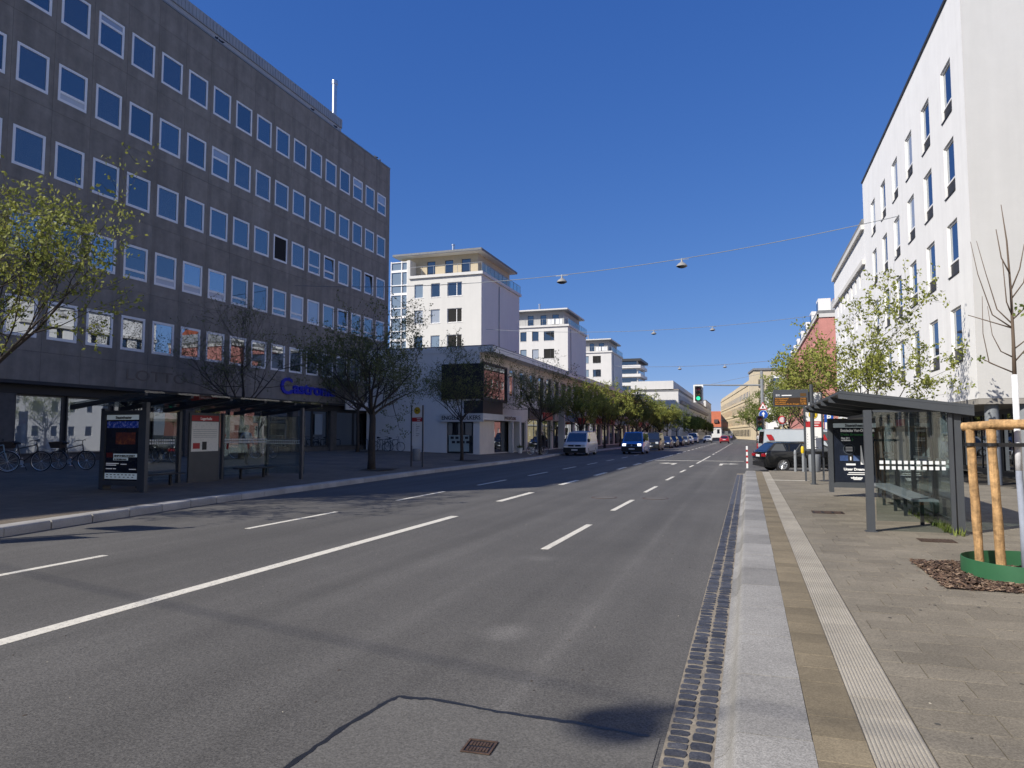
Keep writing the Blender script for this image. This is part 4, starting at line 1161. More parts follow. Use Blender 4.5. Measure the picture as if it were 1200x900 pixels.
make_tree('street_tree', 'thin tree near the bike rack with its crown behind the thick trunked tree', -25.9, 43.9, gz(-25.9, 43.9), 7.2, 2.9, 3.2, 19, .12, 7, .08, 'leafC')
make_tree('street_tree', 'slender tree in front of the black corner bay of the shops', -16.0, 38.9, .18, 7.4, 2.8, 2.6, 23, .10, 6, .08, 'leafC')
make_tree('street_tree', 'slim tree with few leaves beside the parked bicycle before the shop row', -15.5, 53.9, .17, 7.6, 2.6, 2.8, 27, .13, 9, .085, 'leafC')
make_tree('street_tree', 'bushy light green tree between the white van and the blue van', -15.6, 69, .16, 7.2, 3.0, 2.3, 31,   .14, 17, .13, 'leafA', levels=4, twig_n=4)
make_tree('street_tree', 'second bushy green tree in the row past the white van', -15.8, 82, .16, 7.2, 3.1, 2.3, 33, .14, 17, .14, 'leafA', twig_n=4)
for i, (yy, lm) in enumerate(((94, 'leafA'), (107, 'leafB'), (121, 'leafA'), (136, 'leafA'), (152, 'leafA'), (170, 'leafB'))):
    make_tree('street_tree', ['third','fourth','fifth','sixth','seventh','eighth'][i] + ' green street tree of the left row counted from the white van', -16.0 + .3 * (i % 2), yy, .16, 7.6, 3.3, 2.3, 40 + i,   .14, 16, .17, lm, twig_n=4, group='trees of the left row')
for i, (yy, xx) in enumerate(((205, -15.5), (230, -15.5), (262, -14))):
    make_tree('street_tree', ['third', 'second', 'first'][i] + ' small dark tree of the left row counted from the orange roofed hall', xx, yy, 0, 7.0, 3.4, 2.0, 60 + i, .16, 26, .2, 'leafB', twig_n=4, group='small trees before the hall')
make_tree('street_tree', 'young leafy tree rising behind the right bus shelter before the white block', 3.7, 26.2, .16, 6.5, 2.5, 2.1, 71, .09, 16, .095, 'leafA', spread=1.1, twig_n=4)
make_tree('street_tree', 'leafy tree beyond the departure board and the bus stop sign', 3.6, 47.5, .1, 6.0, 2.6, 2.1, 75, .11, 11, .09, 'leafA', twig_n=4)
make_tree('street_tree', 'green tree with round crown beyond the silver van behind the signal pole', 3.4, 66, .1, 6.2, 2.7, 2.1, 79, .12, 22, .11, 'leafB', twig_n=4)
make_tree('street_tree', 'green tree before the sandstone building at the end of the street', 1.8, 150, .1, 8.0, 3.4, 2.3, 83, .14, 24, .17, 'leafB', twig_n=4)
for x, y in ((-15.7, 27.8), (-16.0, 38.9), (-25.9, 43.9)): pit(x, y, .9)

# newly planted tree with stakes, ring and mulch
M['mulch'] = mat('mulch_soil', (0.035, 0.022, 0.016), .95, var=.4, scale=20, bump=.8, bscale=50)
m = MB()
nx, ny = 26, 20
for i in range(nx + 1):
    for j in range(ny + 1):
        x = MUL[0] + (MUL[1] - MUL[0]) * i / nx; y = MUL[2] + (MUL[3] - MUL[2]) * j / ny
        ed = 0 if 0 < i < nx and 0 < j < ny else -.012
        m.v.append((x, y, .170 + .012 * noise.noise((x * 5, y * 5, 1)) + ed))
for i in range(nx):
    for j in range(ny):
        a = i * (ny + 1) + j; m.f.append((a, a + ny + 1, a + ny + 2, a + 1)); m.m.append(0)
mu_ = m.build('mulch_bed', M['mulch'], pave, smooth='all')
rnd = random.Random(9); m = MB()
for i in range(5200):
    x = rnd.uniform(MUL[0] - .02, MUL[1]); y = rnd.uniform(MUL[2] - .03, MUL[3] + .02)
    if rnd.random() < .006: x -= rnd.uniform(0, .25); y -= rnd.uniform(0, .2)
    a = rnd.uniform(0, 6.28); l = rnd.uniform(.012, .045); w_ = l * rnd.uniform(.2, .45)
    z = .176 + .012 * noise.noise((x * 5, y * 5, 1)) + rnd.uniform(0, .012)
    T_ = Matrix.Translation((x, y, z)) @ Euler((rnd.uniform(-.5, .5), rnd.uniform(-.5, .5), a)).to_matrix().to_4x4()
    m.add([T_ @ Vector(p) for p in ((-l, -w_, 0), (l, -w_ * .7, 0), (l * .9, w_, 0), (-l * .8, w_ * .8, 0), (0, 0, .006))], ((0, 1, 4), (1, 2, 4), (2, 3, 4), (3, 0, 4)), mi=rnd.choice((0, 0, 1, 1, 2)))
tag(m.build('mulch_chips', [mat('chip_dark', (.055, .032, .022), .9), mat('chip_brown', (.12, .072, .045), .9), mat('chip_pale', (.26, .18, .12), .9)], pave, fix=False), kind='stuff')

st = thing('young_staked_tree', 'bare young tree with whitewashed trunk held by wooden stakes', 'tree', (3.0, 9.75, .16))
m = MB()
tp = [(.02, 0, 0), (.012, 0, .55), (-.008, 0, 1.1), (-.005, 0, 1.5), (-.005, 0, 2.28)]
m.path(tp, [.05, .043, .036, .033, .03], 12); m.build('trunk', None or mat('whitewash', (0.30, .33, .40), .8, var=.15, scale=6), st, smooth='all')
m = MB(); m.path([(-.008, 0, 1.18), (-.005, 0, 1.52), (-.005, 0, 2.3)], [.0372, .035, .0318], 12); m.build('trunk_paint', mat('lime_wash', (.72, .73, .75), .85, var=.12, scale=25), st, smooth='all')
m = MB(); rnd = random.Random(31)
m.path([(-.005, 0, 2.29), (0, 0, 2.7), (.0, 0, 3.3), (-.01, .02, 3.9), (-.05, .02, 4.35)], [.024, .019, .014, .009, .004], 8)
def twig(p, *ds):
    ps = [Vector(p)]
    for d in ds: ps.append(ps[-1] + Vector(d))
    m.path(ps, [max(.0032, .0095 - .0024 * i) for i in range(len(ps))], 5)
twig((-.005, 0, 2.32), (-.18, -.02, .09), (-.17, .0, .10)); twig((-.005, 0, 2.32), (-.25, 0, .13), (-.05, 0, .35), (.01, 0, .45))
twig((0, 0, 2.5), (-.13, 0, .08), (-.08, 0, .2), (-.03, .02, .35)); twig((0, 0, 2.85), (-.20, 0, .17), (-.13, 0, .5), (-.06, 0, .4))
twig((0, 0, 2.9), (-.12, .1, .2), (-.1, 0, .45), (-.08, 0, .4)); twig((0, 0, 3.0), (-.08, -.1, .15), (-.02, 0, .5))
twig((0, 0, 2.45), (.18, 0, .22), (.1, 0, .4)); twig((0, 0, 2.6), (.12, 0, .1), (.12, 0, .35), (.02, 0, .4)); twig((0, 0, 2.95), (.12, 0, .12), (.08, 0, .45), (.04, 0, .4))
twig((0, 0, 3.3), (.1, 0, .25), (.06, .0, .3)); twig((0, 0, 3.5), (-.08, 0, .2), (-.04, 0, .35)); twig((0, 0, 3.2), (.15, .05, .2), (.1, 0, .5))
twig((0, 0, 2.85), (-.15, .0, .06), (-.3, 0, .12))
m.build('branches', mat('young_bark', (.13, .095, .07), .9), st, smooth='all')
m = MB()
for cx, cz in ((-.64, 2.52), (-.36, 2.5), (.12, 3.03), (.2, 2.55), (.08, 3.1)):
    for _ in range(14):
        p = Vector((cx + rnd.gauss(0, .05), rnd.gauss(0, .05), cz + rnd.gauss(0, .025))); a = Vector((rnd.gauss(0, 1), rnd.gauss(0, 1), rnd.gauss(0, 1))).normalized(); b = a.orthogonal().normalized(); c = a.cross(b); s_ = rnd.uniform(.04, .08)
        m.add([p, p + b * s_ * .5 + c * s_ * .3, p + b * s_, p + b * s_ * .5 - c * s_ * .3], ((0, 1, 2, 3),))
m.build('leaves', M['leafB'], st, fix=False)
wood = streaks(mat('peeled_wood', (.40, .24, .105), .8, var=.42, scale=9, bump=.7, bscale=45), .5, 9)
tripod = thing('tree_stake_frame', 'frame of round peeled wooden stakes with crossbars around the young tree', 'tree support', (2.95, 9.6, .16))
SP = [(-.385, .22), (-.215, .05), (.42, .34), (.47, -.2)]
for i, (sx, sy) in enumerate(SP):
    m = MB(); h_ = 1.66 if i != 1 else 1.66
    rr = [.050 + random.uniform(-.004, .005) for _ in range(7)]
    lx = -.045 if i < 2 else .02
    m.path([(sx + lx * -.2 + lx * k / 6 + random.uniform(-.003, .003), sy, h_ * k / 6) for k in range(7)], rr, 12); m.build('stake', wood, tripod, smooth=True)
m = MB(); m.path([(SP[0][0] - .09, SP[0][1] + .05, 1.69), (SP[1][0] - .03, SP[1][1] - .02, 1.71)], .052, 10); m.build('crossbar', wood, tripod, smooth=True)
m = MB(); m.path([(SP[1][0] - .06, SP[1][1] - .03, 1.72), (SP[3][0] + .1, SP[3][1] + .0, 1.71)], .056, 10); m.build('crossbar', wood, tripod, smooth=True)
m = MB(); m.path([(SP[0][0] - .05, SP[0][1], 1.70), (SP[2][0] + .05, SP[2][1], 1.70)], .05, 10); m.build('crossbar', wood, tripod, smooth=True)
m = MB(); 
for i in (0, 1):
    sx, sy = SP[i]; m.lathe([(.064, 1.46), (.064, 1.50)], 14, Matrix.Translation((sx - .04, sy, 0)))
m.box(SP[0][0] - .03, .12, .1, .106, 1.455, 1.50); m.box(SP[1][0], .12, .05, .056, 1.455, 1.50)
m.build('tie_belt', M['black'], tripod)
ringm = mat('green_plastic', (.028, .115, .050), .55, var=.12, scale=3)
rg = thing('root_watering_ring', 'green plastic watering ring around the foot of the young staked tree', 'watering ring', (3.02, 9.5, .155))
m = MB(); n = 48
for k, (r, z) in enumerate(((.70, 0), (.70, .20), (.692, .203), (.692, .004))):
    for j in range(n): t_ = 2 * pi * j / n; m.v.append(((r + .012 * sin(3 * t_)) * cos(t_), (r * .95 + .01 * cos(2 * t_)) * sin(t_), z))
for k in range(3):
    for j in range(n): m.f.append((k * n + j, k * n + (j + 1) % n, (k + 1) * n + (j + 1) % n, (k + 1) * n + j)); m.m.append(0)
m.build('ring', ringm, rg, smooth=True)

# ---------------------------------------------------------------- street furniture
M['poster_dark'] = mat('poster_dark', (0.012, 0.016, 0.028), .25, var=.3, scale=2.5)
M['txtwhite'] = mat('print_white', (.8, .8, .8), .5, emit=(.8, .8, .8), es=.10)
M['txtgreen'] = mat('print_green', (.03, .22, .06), .5)
M['header'] = mat('poster_header', (.55, .62, .62), .4, emit=(.55, .65, .72), es=.10)
M['red'] = mat('sign_red', (.42, .018, .022), .5)
M['yellow'] = mat('sign_yellow', (.72, .50, .015), .45)
M['dotwhite'] = mat('glass_dots', (.72, .74, .74), .6)

def noise_poster(name, cols, scale):
    m, n, b = newmat(name); L = n.links
    tc = n.nodes.new('ShaderNodeTexCoord'); t = n.nodes.new('ShaderNodeTexNoise'); t.inputs['Scale'].default_value = scale; t.inputs['Detail'].default_value = 8; t.inputs['Roughness'].default_value = .7
    L.new(tc.outputs['Object'], t.inputs['Vector'])
    cr = n.nodes.new('ShaderNodeValToRGB'); L.new(t.outputs['Fac'], cr.inputs[0])
    e = cr.color_ramp.elements; e[0].position = .3; e[0].color = (*cols[0], 1); e[1].position = .72; e[1].color = (*cols[-1], 1)
    for k, c in enumerate(cols[1:-1]): q = e.new(.3 + .42 * (k + 1) / (len(cols) - 1)); q.color = (*c, 1)
    L.new(cr.outputs[0], b.inputs['Base Color']); b.inputs['Roughness'].default_value = .25
    return m

def ad_case(parent, x0, x1, y, z0, z1, side, style):
    """illuminated-style poster case; face towards local -y"""
    m = MB(); d = .26
    m.box(x0, x0 + .10, y, y + d, z0 - .22, z1 + .08); m.box(x1 - .10, x1, y, y + d, z0 - .22, z1 + .08)
    m.box(x0 + .1, x1 - .1, y, y + d, z1 - .02, z1 + .08); m.box(x0 + .1, x1 - .1, y, y + d, z0 - .10, z0 + .02); m.box(x0 + .1, x1 - .1, y + .04, y + d - .04, z0 + .02, z1 - .02)
    case = m.build('poster_case', M['anthra'], parent)
    a, b = x0 + .12, x1 - .12; W = b - a; zz0, zz1 = z0 + .04, z1 - .04; Hh = zz1 - zz0
    def pl(nm, u0, u1, v0, v1, mt, dy=.034, th=.004):
        q = MB(); q.box(a + W * u0, a + W * u1, y + dy - th, y + dy, zz0 + Hh * v0, zz0 + Hh * v1); return q.build(nm, mt, case)
    def tx(s, u, v, sz, mt, wd=None, al='LEFT', bold=.004):
        return lettering(s, sz, mt, case, (a + W * u, y + .024, zz0 + Hh * v), 0, width=wd * W if wd else None, depth=.001, align=al, bold=bold)
    pl('poster', 0, 1, 0, 1, M['poster_dark'], .038)
    pl('poster_header', 0.0, 1, .925, 1, M['header'])
    tx('Staatstheater', .28, .94, .10, M['black'], .5)
    if style == 'night':
        pl('poster_image', .02, .98, .80, .90, noise_poster('stage_lights', [(.01, .03, .20), (.04, .10, .55), (.8, .85, .95)], 11))
        pl('poster_image', .3, .9, .55, .73, noise_poster('orange_figure', [(.015, .02, .04), (.20, .05, .03), (.65, .18, .05)], 4))
        pl('poster_tag', .25, .97, .355, .405, M['header'], .033); tx('SINFONIEKONZERT', .28, .362, .06, M['black'], .64)
        pl('poster_tag', .25, .70, .305, .348, M['header'], .033); tx('IM GROSSEN HAUS', .28, .312, .05, M['black'], .38)
        pl('poster_spot', .03, .22, .35, .42, mat('dim_red', (.14, .01, .01), .5))
        for k, (u0, u1, v) in enumerate(((.03, .42, .25), (.03, .34, .225), (.48, .66, .24), (.03, .22, .17), (.25, .34, .17), (.74, .95, .165))): pl('print_line', u0, u1, v, v + .012, M['txtwhite'])
        pl('poster_footer', 0, 1, 0.02, .11, M['header'], .033)
        for k in range(8): pl('print_line', .05 + k * .115, .11 + k * .115, .08, .092, M['black'], .029)
        for k in range(7): pl('print_line', .05 + k * .13, .10 + k * .13, .045, .056, M['black'], .029)
    else:
        tx('Entdecke Vor-Ort-Musik', .17, .855, .10, M['txtwhite'], .8); tx('Dein Braunschweig', .17, .79, .085, M['txtgreen'], .78)
        tx('Neu: 12 ×', .18, .735, .055, M['txtwhite'], .2); tx('erleben', .18, .70, .055, M['txtwhite'], .22)
        tx('›', .42, .70, .16, M['txtgreen'])
        q = MB(); q.lathe([(.135, 0), (.135, .002), (.127, .002), (.127, 0)], 28, Matrix.Translation((a + W * .36, y + .032, zz0 + Hh * .56)) @ Matrix.Rotation(pi / 2, 4, 'X'), caps=False); q.build('poster_ring', mat('print_grey', (.10, .12, .14), .5), case)
        for k in range(3): pl('print_line', .28, .44, .585 - k * .03, .597 - k * .03, M['txtwhite'])
        pl('poster_glow', .14, .60, .36, .45, noise_poster('blue_print', [(.02, .03, .07), (.05, .09, .22), (.12, .18, .34)], 2.2))
        pl('poster_icon', .33, .45, .34, .46, M['black'], .033); pl('poster_icon_bar', .375, .405, .37, .43, M['txtwhite'], .028)
        pl('poster_tag', .28, .50, .285, .315, M['txtwhite'])
        q = MB(); q.prism([(a + W * .62, zz0 + Hh * .30), (a + W * .70, zz0 + Hh * .30), (a + W * .645, zz0 + Hh * .62), (a + W * .625, zz0 + Hh * .62)], y + .029, y + .034, 'y'); q.build('poster_shape', M['txtwhite'], case)
        tx('Unser Dreamstand', .22, .20, .085, M['txtwhite'], .66)
        for u0, u1, v in ((.33, .72, .155), (.30, .75, .125), (.44, .62, .04)): pl('print_line', u0, u1, v, v + .013, M['txtwhite'])
        tx('volkstheater', .38, .06, .07, M['txtwhite'], .28)
    return case

def dots(parent, p0, p1, z, rows=2, size=.055, gap=.09, name='glass_marking'):
    """two rows of white squares printed on a pane"""
    a, b = Vector(p0), Vector(p1); d = (b - a); n = int(d.length / gap); d.normalize(); nn = Vector((-d.y, d.x, 0)) * .008
    m = MB()
    for i in range(n):
        for r in range(rows):
            q = a + d * (i * gap + .02); zz = z + r * gap
            vs = []
            for s_ in (-1, 1):
                for (t_, h_) in ((0, 0), (size, 0), (size, size), (0, size)):
                    v = q + d * t_ + nn * s_; vs.append((v.x, v.y, zz + h_))
            m.add(vs, ((0, 1, 2, 3), (7, 6, 5, 4), (0, 4, 5, 1), (1, 5, 6, 2), (2, 6, 7, 3), (3, 7, 4, 0)))
    return tag(m.build(name, M['dotwhite'], parent), kind='stuff')

def roof_ribs(parent, xs, zs, y0, y1, n, th=.045):
    """mono-pitch roof: sheet + ribs running across; xs/zs street edge to back edge"""
    m = MB(); (xa, xb), (za, zb) = xs, zs
    m.add([(xa, y0, za), (xb, y0, zb), (xb, y1, zb), (xa, y1, za), (xa, y0, za + th), (xb, y0, zb + th), (xb, y1, zb + th), (xa, y1, za + th)],
          ((0, 1, 2, 3), (7, 6, 5, 4), (0, 4, 5, 1), (1, 5, 6, 2), (2, 6, 7, 3), (3, 7, 4, 0)))
    o = m.build('roof', M['anthra'], parent)
    for i in range(n):
        y = y0 + (y1 - y0 - .10) * i / (n - 1)
        m = MB(); t_ = .085; bt = .13
        m.add([(xa - .02, y, za - t_), (xb, y, zb - bt), (xb, y, zb - .002), (xa - .02, y, za - .002), (xa - .02, y + .1, za - t_), (xb, y + .1, zb - bt), (xb, y + .1, zb - .002), (xa - .02, y + .1, za - .002)],
              ((0, 1, 2, 3), (7, 6, 5, 4), (0, 4, 5, 1), (1, 5, 6, 2), (2, 6, 7, 3), (3, 7, 4, 0)))
        m.build('roof_rib', M['anthra'], parent)
    return o

# ---- right bus shelter: posts, glass end, glass back, bench, ribbed roof, poster case at the far end
sh = thing('bus_shelter', 'anthracite bus shelter with ribbed roof and dotted glass on the sunny pavement', 'bus shelter', (1.9, 13.1, .164))
def post(parent, x, y, h, sx=.06, sy=.05, nm='post'):
    m = MB(); m.box(x - sx, x + sx, y - sy, y + sy, 0, h); m.box(x - sx - .03, x + sx + .03, y - sy - .03, y + sy + .03, 0, .012); return m.build(nm, M['anthra'], parent)
post(sh, 0, 0, 2.0); post(sh, 1.31, 0.05, 2.02, .05); post(sh, 1.20, 0.0, 2.0, .03, .03)
for yy in (1.75, 3.5, 5.25, 7.0): post(sh, 1.34, yy, 2.0, .045, .04)
roof_ribs(sh, (-.42, 1.52), (2.28, 2.02), -.12, 7.4, 6)
m = MB(); m.box(.09, 1.165, -.006, .006, .18, 1.96); m.build('end_pane', M['clear'], sh)
m = MB(); m.box(.08, 1.17, -.02, .02, 1.96, 2.0); m.build('end_rail', M['anthra'], sh)
dots(sh, (.14, 0, 0), (1.16, 0, 0), 1.02)
for k in range(4):
    y0 = .10 + k * 1.75
    m = MB(); m.box(1.334, 1.346, y0, y0 + 1.6, .18, 1.96); m.build('back_pane', M['clear'], sh)
    dots(sh, (1.34, y0 + .05, 0), (1.34, y0 + 1.58, 0), 1.02)
m = MB(); m.box(1.32, 1.36, .08, 7.0, .13, .175); m.box(1.32, 1.36, .08, 7.0, 1.965, 2.0); m.build('back_rail', M['anthra'], sh)
m = MB(); m.bbox(.80, 1.20, .9, 3.1, .43, .47, .01); m.bbox(.80, 1.20, 3.15, 5.3, .43, .47, .01); m.build('bench_seat', M['greymetal'], sh)
for yy in (1.2, 2.6, 3.6, 4.9):
    m = MB(); m.box(.97, 1.03, yy, yy + .05, 0, .43); m.build('bench_leg', M['anthra2'], sh)
m = MB(); m.box(1.26, 1.31, 3.7, 4.7, .95, 1.95); tt = m.build('timetable_board', M['greymetal'], sh)
m = MB(); m.box(1.252, 1.259, 3.76, 4.64, 1.0, 1.75); m.build('timetable_sheet', M['white'], tt); m = MB(); m.box(1.252, 1.259, 3.76, 4.64, 1.78, 1.92); m.build('timetable_header', M['red'], tt)
m = MB(); m.box(.25, .55, 1.5, 4.5, 1.93, 1.99); m.build('roof_lamp', M['greymetal'], sh)
ad_case(sh, .08, 1.32, 6.9, .34, 1.92, 1, 'music')
# weeds at the foot of the glass
rnd = random.Random(4); m = MB()
for _ in range(420):
    u = rnd.random(); x = 3.12 + rnd.gauss(0, .04); y = rnd.choice((13.3, 14.2, 15.0, 15.4)) + rnd.gauss(0, .22); h_ = rnd.uniform(.04, .16)
    a = rnd.uniform(0, 6.28); dx, dy = cos(a) * .05, sin(a) * .05
    m.add([(x - dy * .3, y + dx * .3, .165), (x + dy * .3, y - dx * .3, .165), (x + dx, y + dy, .165 + h_)], ((0, 1, 2),))
tag(m.build('weeds', M['leafB'], fix=False), 'low green weeds growing along the foot of the shelter glass', 'weeds', kind='stuff')

# ---- bus stop sign, departure board and bin beyond the shelter
hs_ = thing('bus_stop_sign', 'white bus stop sign with yellow round H and red band beside the departure board', 'sign', (2.15, 26.4, .164))
def stop_sign(e, w_=.56, h_=3.05, bin_=True, dz=0.0, er=.20):
    for s_ in (-1, 1):
        m = MB(); m.box(s_ * w_ / 2 - .03, s_ * w_ / 2 + .03, -.03, .03, 0, h_); m.build('post', M['anthra'], e)
    m = MB(); m.box(-w_ / 2 + .031, w_ / 2 - .031, -.012, .012, h_ - 1.95, h_ - .02); b = m.build('panel', M['white'], e)
    zc = h_ - .42 - dz; rk = er / .20
    m = MB(); m.lathe([(er, 0), (er, .004)], 28, Matrix.Translation((0, -.014, zc)) @ Matrix.Rotation(pi / 2, 4, 'X')); m.build('emblem', M['black'], b)
    m = MB(); m.lathe([(.185 * rk, 0), (.185 * rk, .004)], 28, Matrix.Translation((0, -.0185, zc)) @ Matrix.Rotation(pi / 2, 4, 'X')); m.build('emblem', M['yellow'], b)
    m = MB(); m.lathe([(.145 * rk, 0), (.145 * rk, .003), (.13 * rk, .003), (.13 * rk, 0)], 28, Matrix.Translation((0, -.0228, zc)) @ Matrix.Rotation(pi / 2, 4, 'X'), caps=False); m.build('emblem', M['black'], b)
    lettering('H', .24 * rk, M['black'], b, (0, -.024, zc - .085 * rk), 0, align='CENTER', bold=.008)
    m = MB(); m.box(-w_ / 2 + .032, w_ / 2 - .032, -.017, -.0125, h_ - .92 - dz * .8, h_ - .72 - dz * .8); m.build('red_band', M['red'], b)
    for k, (u, l) in enumerate(((.0, .22), (.02, .16))):
        m = MB(); m.box(u - .02, u + l - .02, -.020, -.0172, h_ - .79 - k * .08 - dz * .8, h_ - .765 - k * .08 - dz * .8); m.build('print_line', M['white'], b)
    for k in range(7):
        m = MB(); m.box(-.20, -.185, -.016, -.0125, h_ - 1.1 - dz - k * .09, h_ - 1.075 - dz - k * .09); m.box(-.06, -.02 + .05 * ((k * 7) % 4), -.016, -.0125, h_ - 1.1 - dz - k * .09, h_ - 1.08 - dz - k * .09); m.build('print_line', mat('print_dark', (.06, .06, .08), .6) if 'print_dark' not in bpy.data.materials else bpy.data.materials['print_dark'], b)
    if bin_:
        m = MB(); m.lathe([(.17, .32), (.19, .36), (.20, .85), (.19, .90), (.17, .91)], 20, Matrix.Translation((0, -.05, 0))); m.build('litter_bin', M['greymetal'], e, smooth=True)
stop_sign(hs_, dz=.36, er=.145)
m = MB(); m.lathe([(.04, 0), (.055, .06), (.05, .2), (.03, .24)], 12, Matrix.Translation((-.38, -.2, .95))); m.build('push_button', M['yellow'], hs_, smooth=True)
db = thing('departure_board', 'dark departure display with amber text on a tall grey post', 'display', (1.98, 24.7, .164))
m = MB(); m.path([(0, 0, 0), (0, 0, 3.2)], .062, 14); m.path([(0, 0, 0), (0, 0, .03)], .11, 14); m.build('post', M['anthra'], db, smooth=True)
m = MB(); m.bbox(-1.16, -.10, -.09, .09, 2.50, 3.04, .01); m.box(-.10, -.04, -.04, .04, 2.62, 2.95); b = m.build('display_case', M['anthra'], db)
m = MB(); m.box(-1.13, -.14, -.096, -.091, 2.53, 2.78); m.build('screen', mat('amber_screen', (.03, .016, .006), .3, emit=(.5, .20, .02), es=.05), b)
amb = mat('amber_text', (.5, .2, .02), .5, emit=(1.0, .42, .05), es=.22)
for k, (s_, t_) in enumerate((('419 Hauptbahnhof', '3 min'), ('411 Rathaus', '6 min'), ('416 Lehndorf', '9 min'), ('Bitte beachten Sie die Ansagen', '12:40'))):
    lettering(s_, .062, amb, b, (-1.10, -.0975, 2.735 - k * .06), 0, width=[.40, .36, .32, .72][k], depth=.0005); lettering(t_, .062, amb, b, (-.34, -.0975, 2.735 - k * .06), 0, width=.16, depth=.0005)
lettering('BSVG', .09, M['txtwhite'], b, (-1.08, -.0915, 2.83), 0, width=.12, depth=.001); m = MB(); m.box(-.90, -.60, -.0925, -.0902, 2.84, 2.87); m.build('print_line', M['txtwhite'], b)
m = MB(); m.box(-.34, -.16, -.0935, -.0905, 2.82, 2.92); m.build('clock_window', mat('amber_dim', (.10, .05, .01), .4), b)

# second departure board and stop sign by the shaded kerb (just out of frame, they throw shadows on the road)
h3 = thing('bus_stop_sign', 'bus stop sign at the head of the shaded stop near the kerb', 'sign', (-13.75, 6.2, .165)); stop_sign(h3, .60, 3.0, dz=-.16, er=.17)
db2 = copy_tree(db); db2.location = (-13.05, 7.55, .165); db2['label'] = 'departure display on a grey post at the shaded kerb'
# ---- left shelter, in the shade
lx, ly = -15.9, 18.2
ls = thing('bus_shelter', 'shaded bus shelter with night blue theatre poster and red headed map', 'bus shelter', (lx, ly, .165))
def lp(x, y, h, **k): return post(ls, x - lx, y - ly, h, **k)
lp(-15.25, 14.95, 2.45, sx=.075, sy=.06); lp(-14.85, 21.4, 2.52, sx=.055); lp(-16.72, 17.7, 2.3); lp(-16.75, 22.0, 2.3); lp(-16.7, 19.6, 2.3, sx=.05); lp(-16.75, 15.0, 2.3)
m = MB()
xa, xb, za, zb, y0, y1 = -14.55 - lx, -17.05 - lx, 2.66, 2.38, 14.2 - ly, 22.2 - ly
m.add([(xa, y0, za), (xb, y0, zb), (xb, y1, zb), (xa, y1, za), (xa, y0, za + .05), (xb, y0, zb + .05), (xb, y1, zb + .05), (xa, y1, za + .05)], ((3, 2, 1, 0), (4, 5, 6, 7), (1, 5, 4, 0), (2, 6, 5, 1), (3, 7, 6, 2), (0, 4, 7, 3)))
m.build('roof', clear_glass('roof_pane', (.62, .66, .68), .08, .5), ls)
for k in range(6):
    y = y0 + (y1 - y0 - .1) * k / 5; m = MB()
    m.add([(xa, y, za - .07), (xb, y, zb - .13), (xb, y, zb - .002), (xa, y, za - .002), (xa, y + .1, za - .07), (xb, y + .1, zb - .13), (xb, y + .1, zb - .002), (xa, y + .1, za - .002)], ((0, 1, 2, 3), (7, 6, 5, 4), (0, 4, 5, 1), (1, 5, 6, 2), (2, 6, 7, 3), (3, 7, 4, 0)))
    m.build('roof_rib', M['anthra2'], ls)
ad_case(ls, -16.70 - lx, -15.33 - lx, 14.9 - ly, .32, 2.16, 1, 'night')
# map board with red header
m = MB(); bx = -16.66 - lx; m.box(bx, bx + .06, 18.0 - ly, 19.35 - ly, .08, 2.28); mb_ = m.build('map_board', M['anthra'], ls)
def mp_(nm, y0, y1, z0, z1, mt, dx=.066): q = MB(); q.box(bx + .0605, bx + dx, y0 - ly, y1 - ly, z0, z1); return q.build(nm, mt, mb_)
mp_('map_sheet', 18.08, 19.28, 1.05, 2.0, noise_poster('map_print', [(.55, .55, .50), (.72, .72, .66), (.78, .76, .70), (.42, .48, .46)], 14)); mp_('map_header', 18.08, 19.28, 2.02, 2.2, M['red'])
lettering('Lagerhalle', .12, M['txtwhite'], mb_, (bx + .069, 18.45 - ly, 2.06), pi / 2, width=.5, depth=.001)
for k in range(5):
    mp_('print_line', 18.15, 19.2, 1.5 + k * .06, 1.512 + k * .06, M['greymetal'], .069)
mp_('map_key', 18.15, 18.45, 1.14, 1.32, M['red'], .069); mp_('map_key', 18.55, 18.75, 1.1, 1.36, M['black'], .069)
for yy0, yy1 in ((15.1, 17.6), (19.7, 21.95)):
    m = MB(); m.box(-16.73 - lx, -16.718 - lx, yy0 - ly, yy1 - ly, .2, 2.25); m.build('back_pane', M['clear'], ls); dots(ls, (-16.72 - lx, yy0 - ly, 0), (-16.72 - lx, yy1 - ly, 0), 1.3)
m = MB(); m.box(-16.65 - lx, -14.95 - lx, 21.72 - ly, 21.732 - ly, .2, 2.25); m.build('end_pane', M['clear'], ls); dots(ls, (-16.6 - lx, 21.73 - ly, 0), (-14.95 - lx, 21.73 - ly, 0), 1.25)
for yy in (15.6, 19.9):
    m = MB(); m.bbox(-16.5 - lx, -16.05 - lx, yy - ly, yy + 1.7 - ly, .42, .46, .01); m.build('bench_seat', M['anthra2'], ls)
    for q in (.2, 1.4):
        m = MB(); m.box(-16.4 - lx, -16.33 - lx, yy + q - ly, yy + q + .06 - ly, 0, .42); m.build('bench_leg', M['anthra2'], ls)

h2 = thing('bus_stop_sign', 'shaded bus stop sign with yellow H and litter bin near the thick trunked tree', 'sign', (-15.15, 31.2, .165))
stop_sign(h2, .60, 3.0, dz=-.16, er=.17)

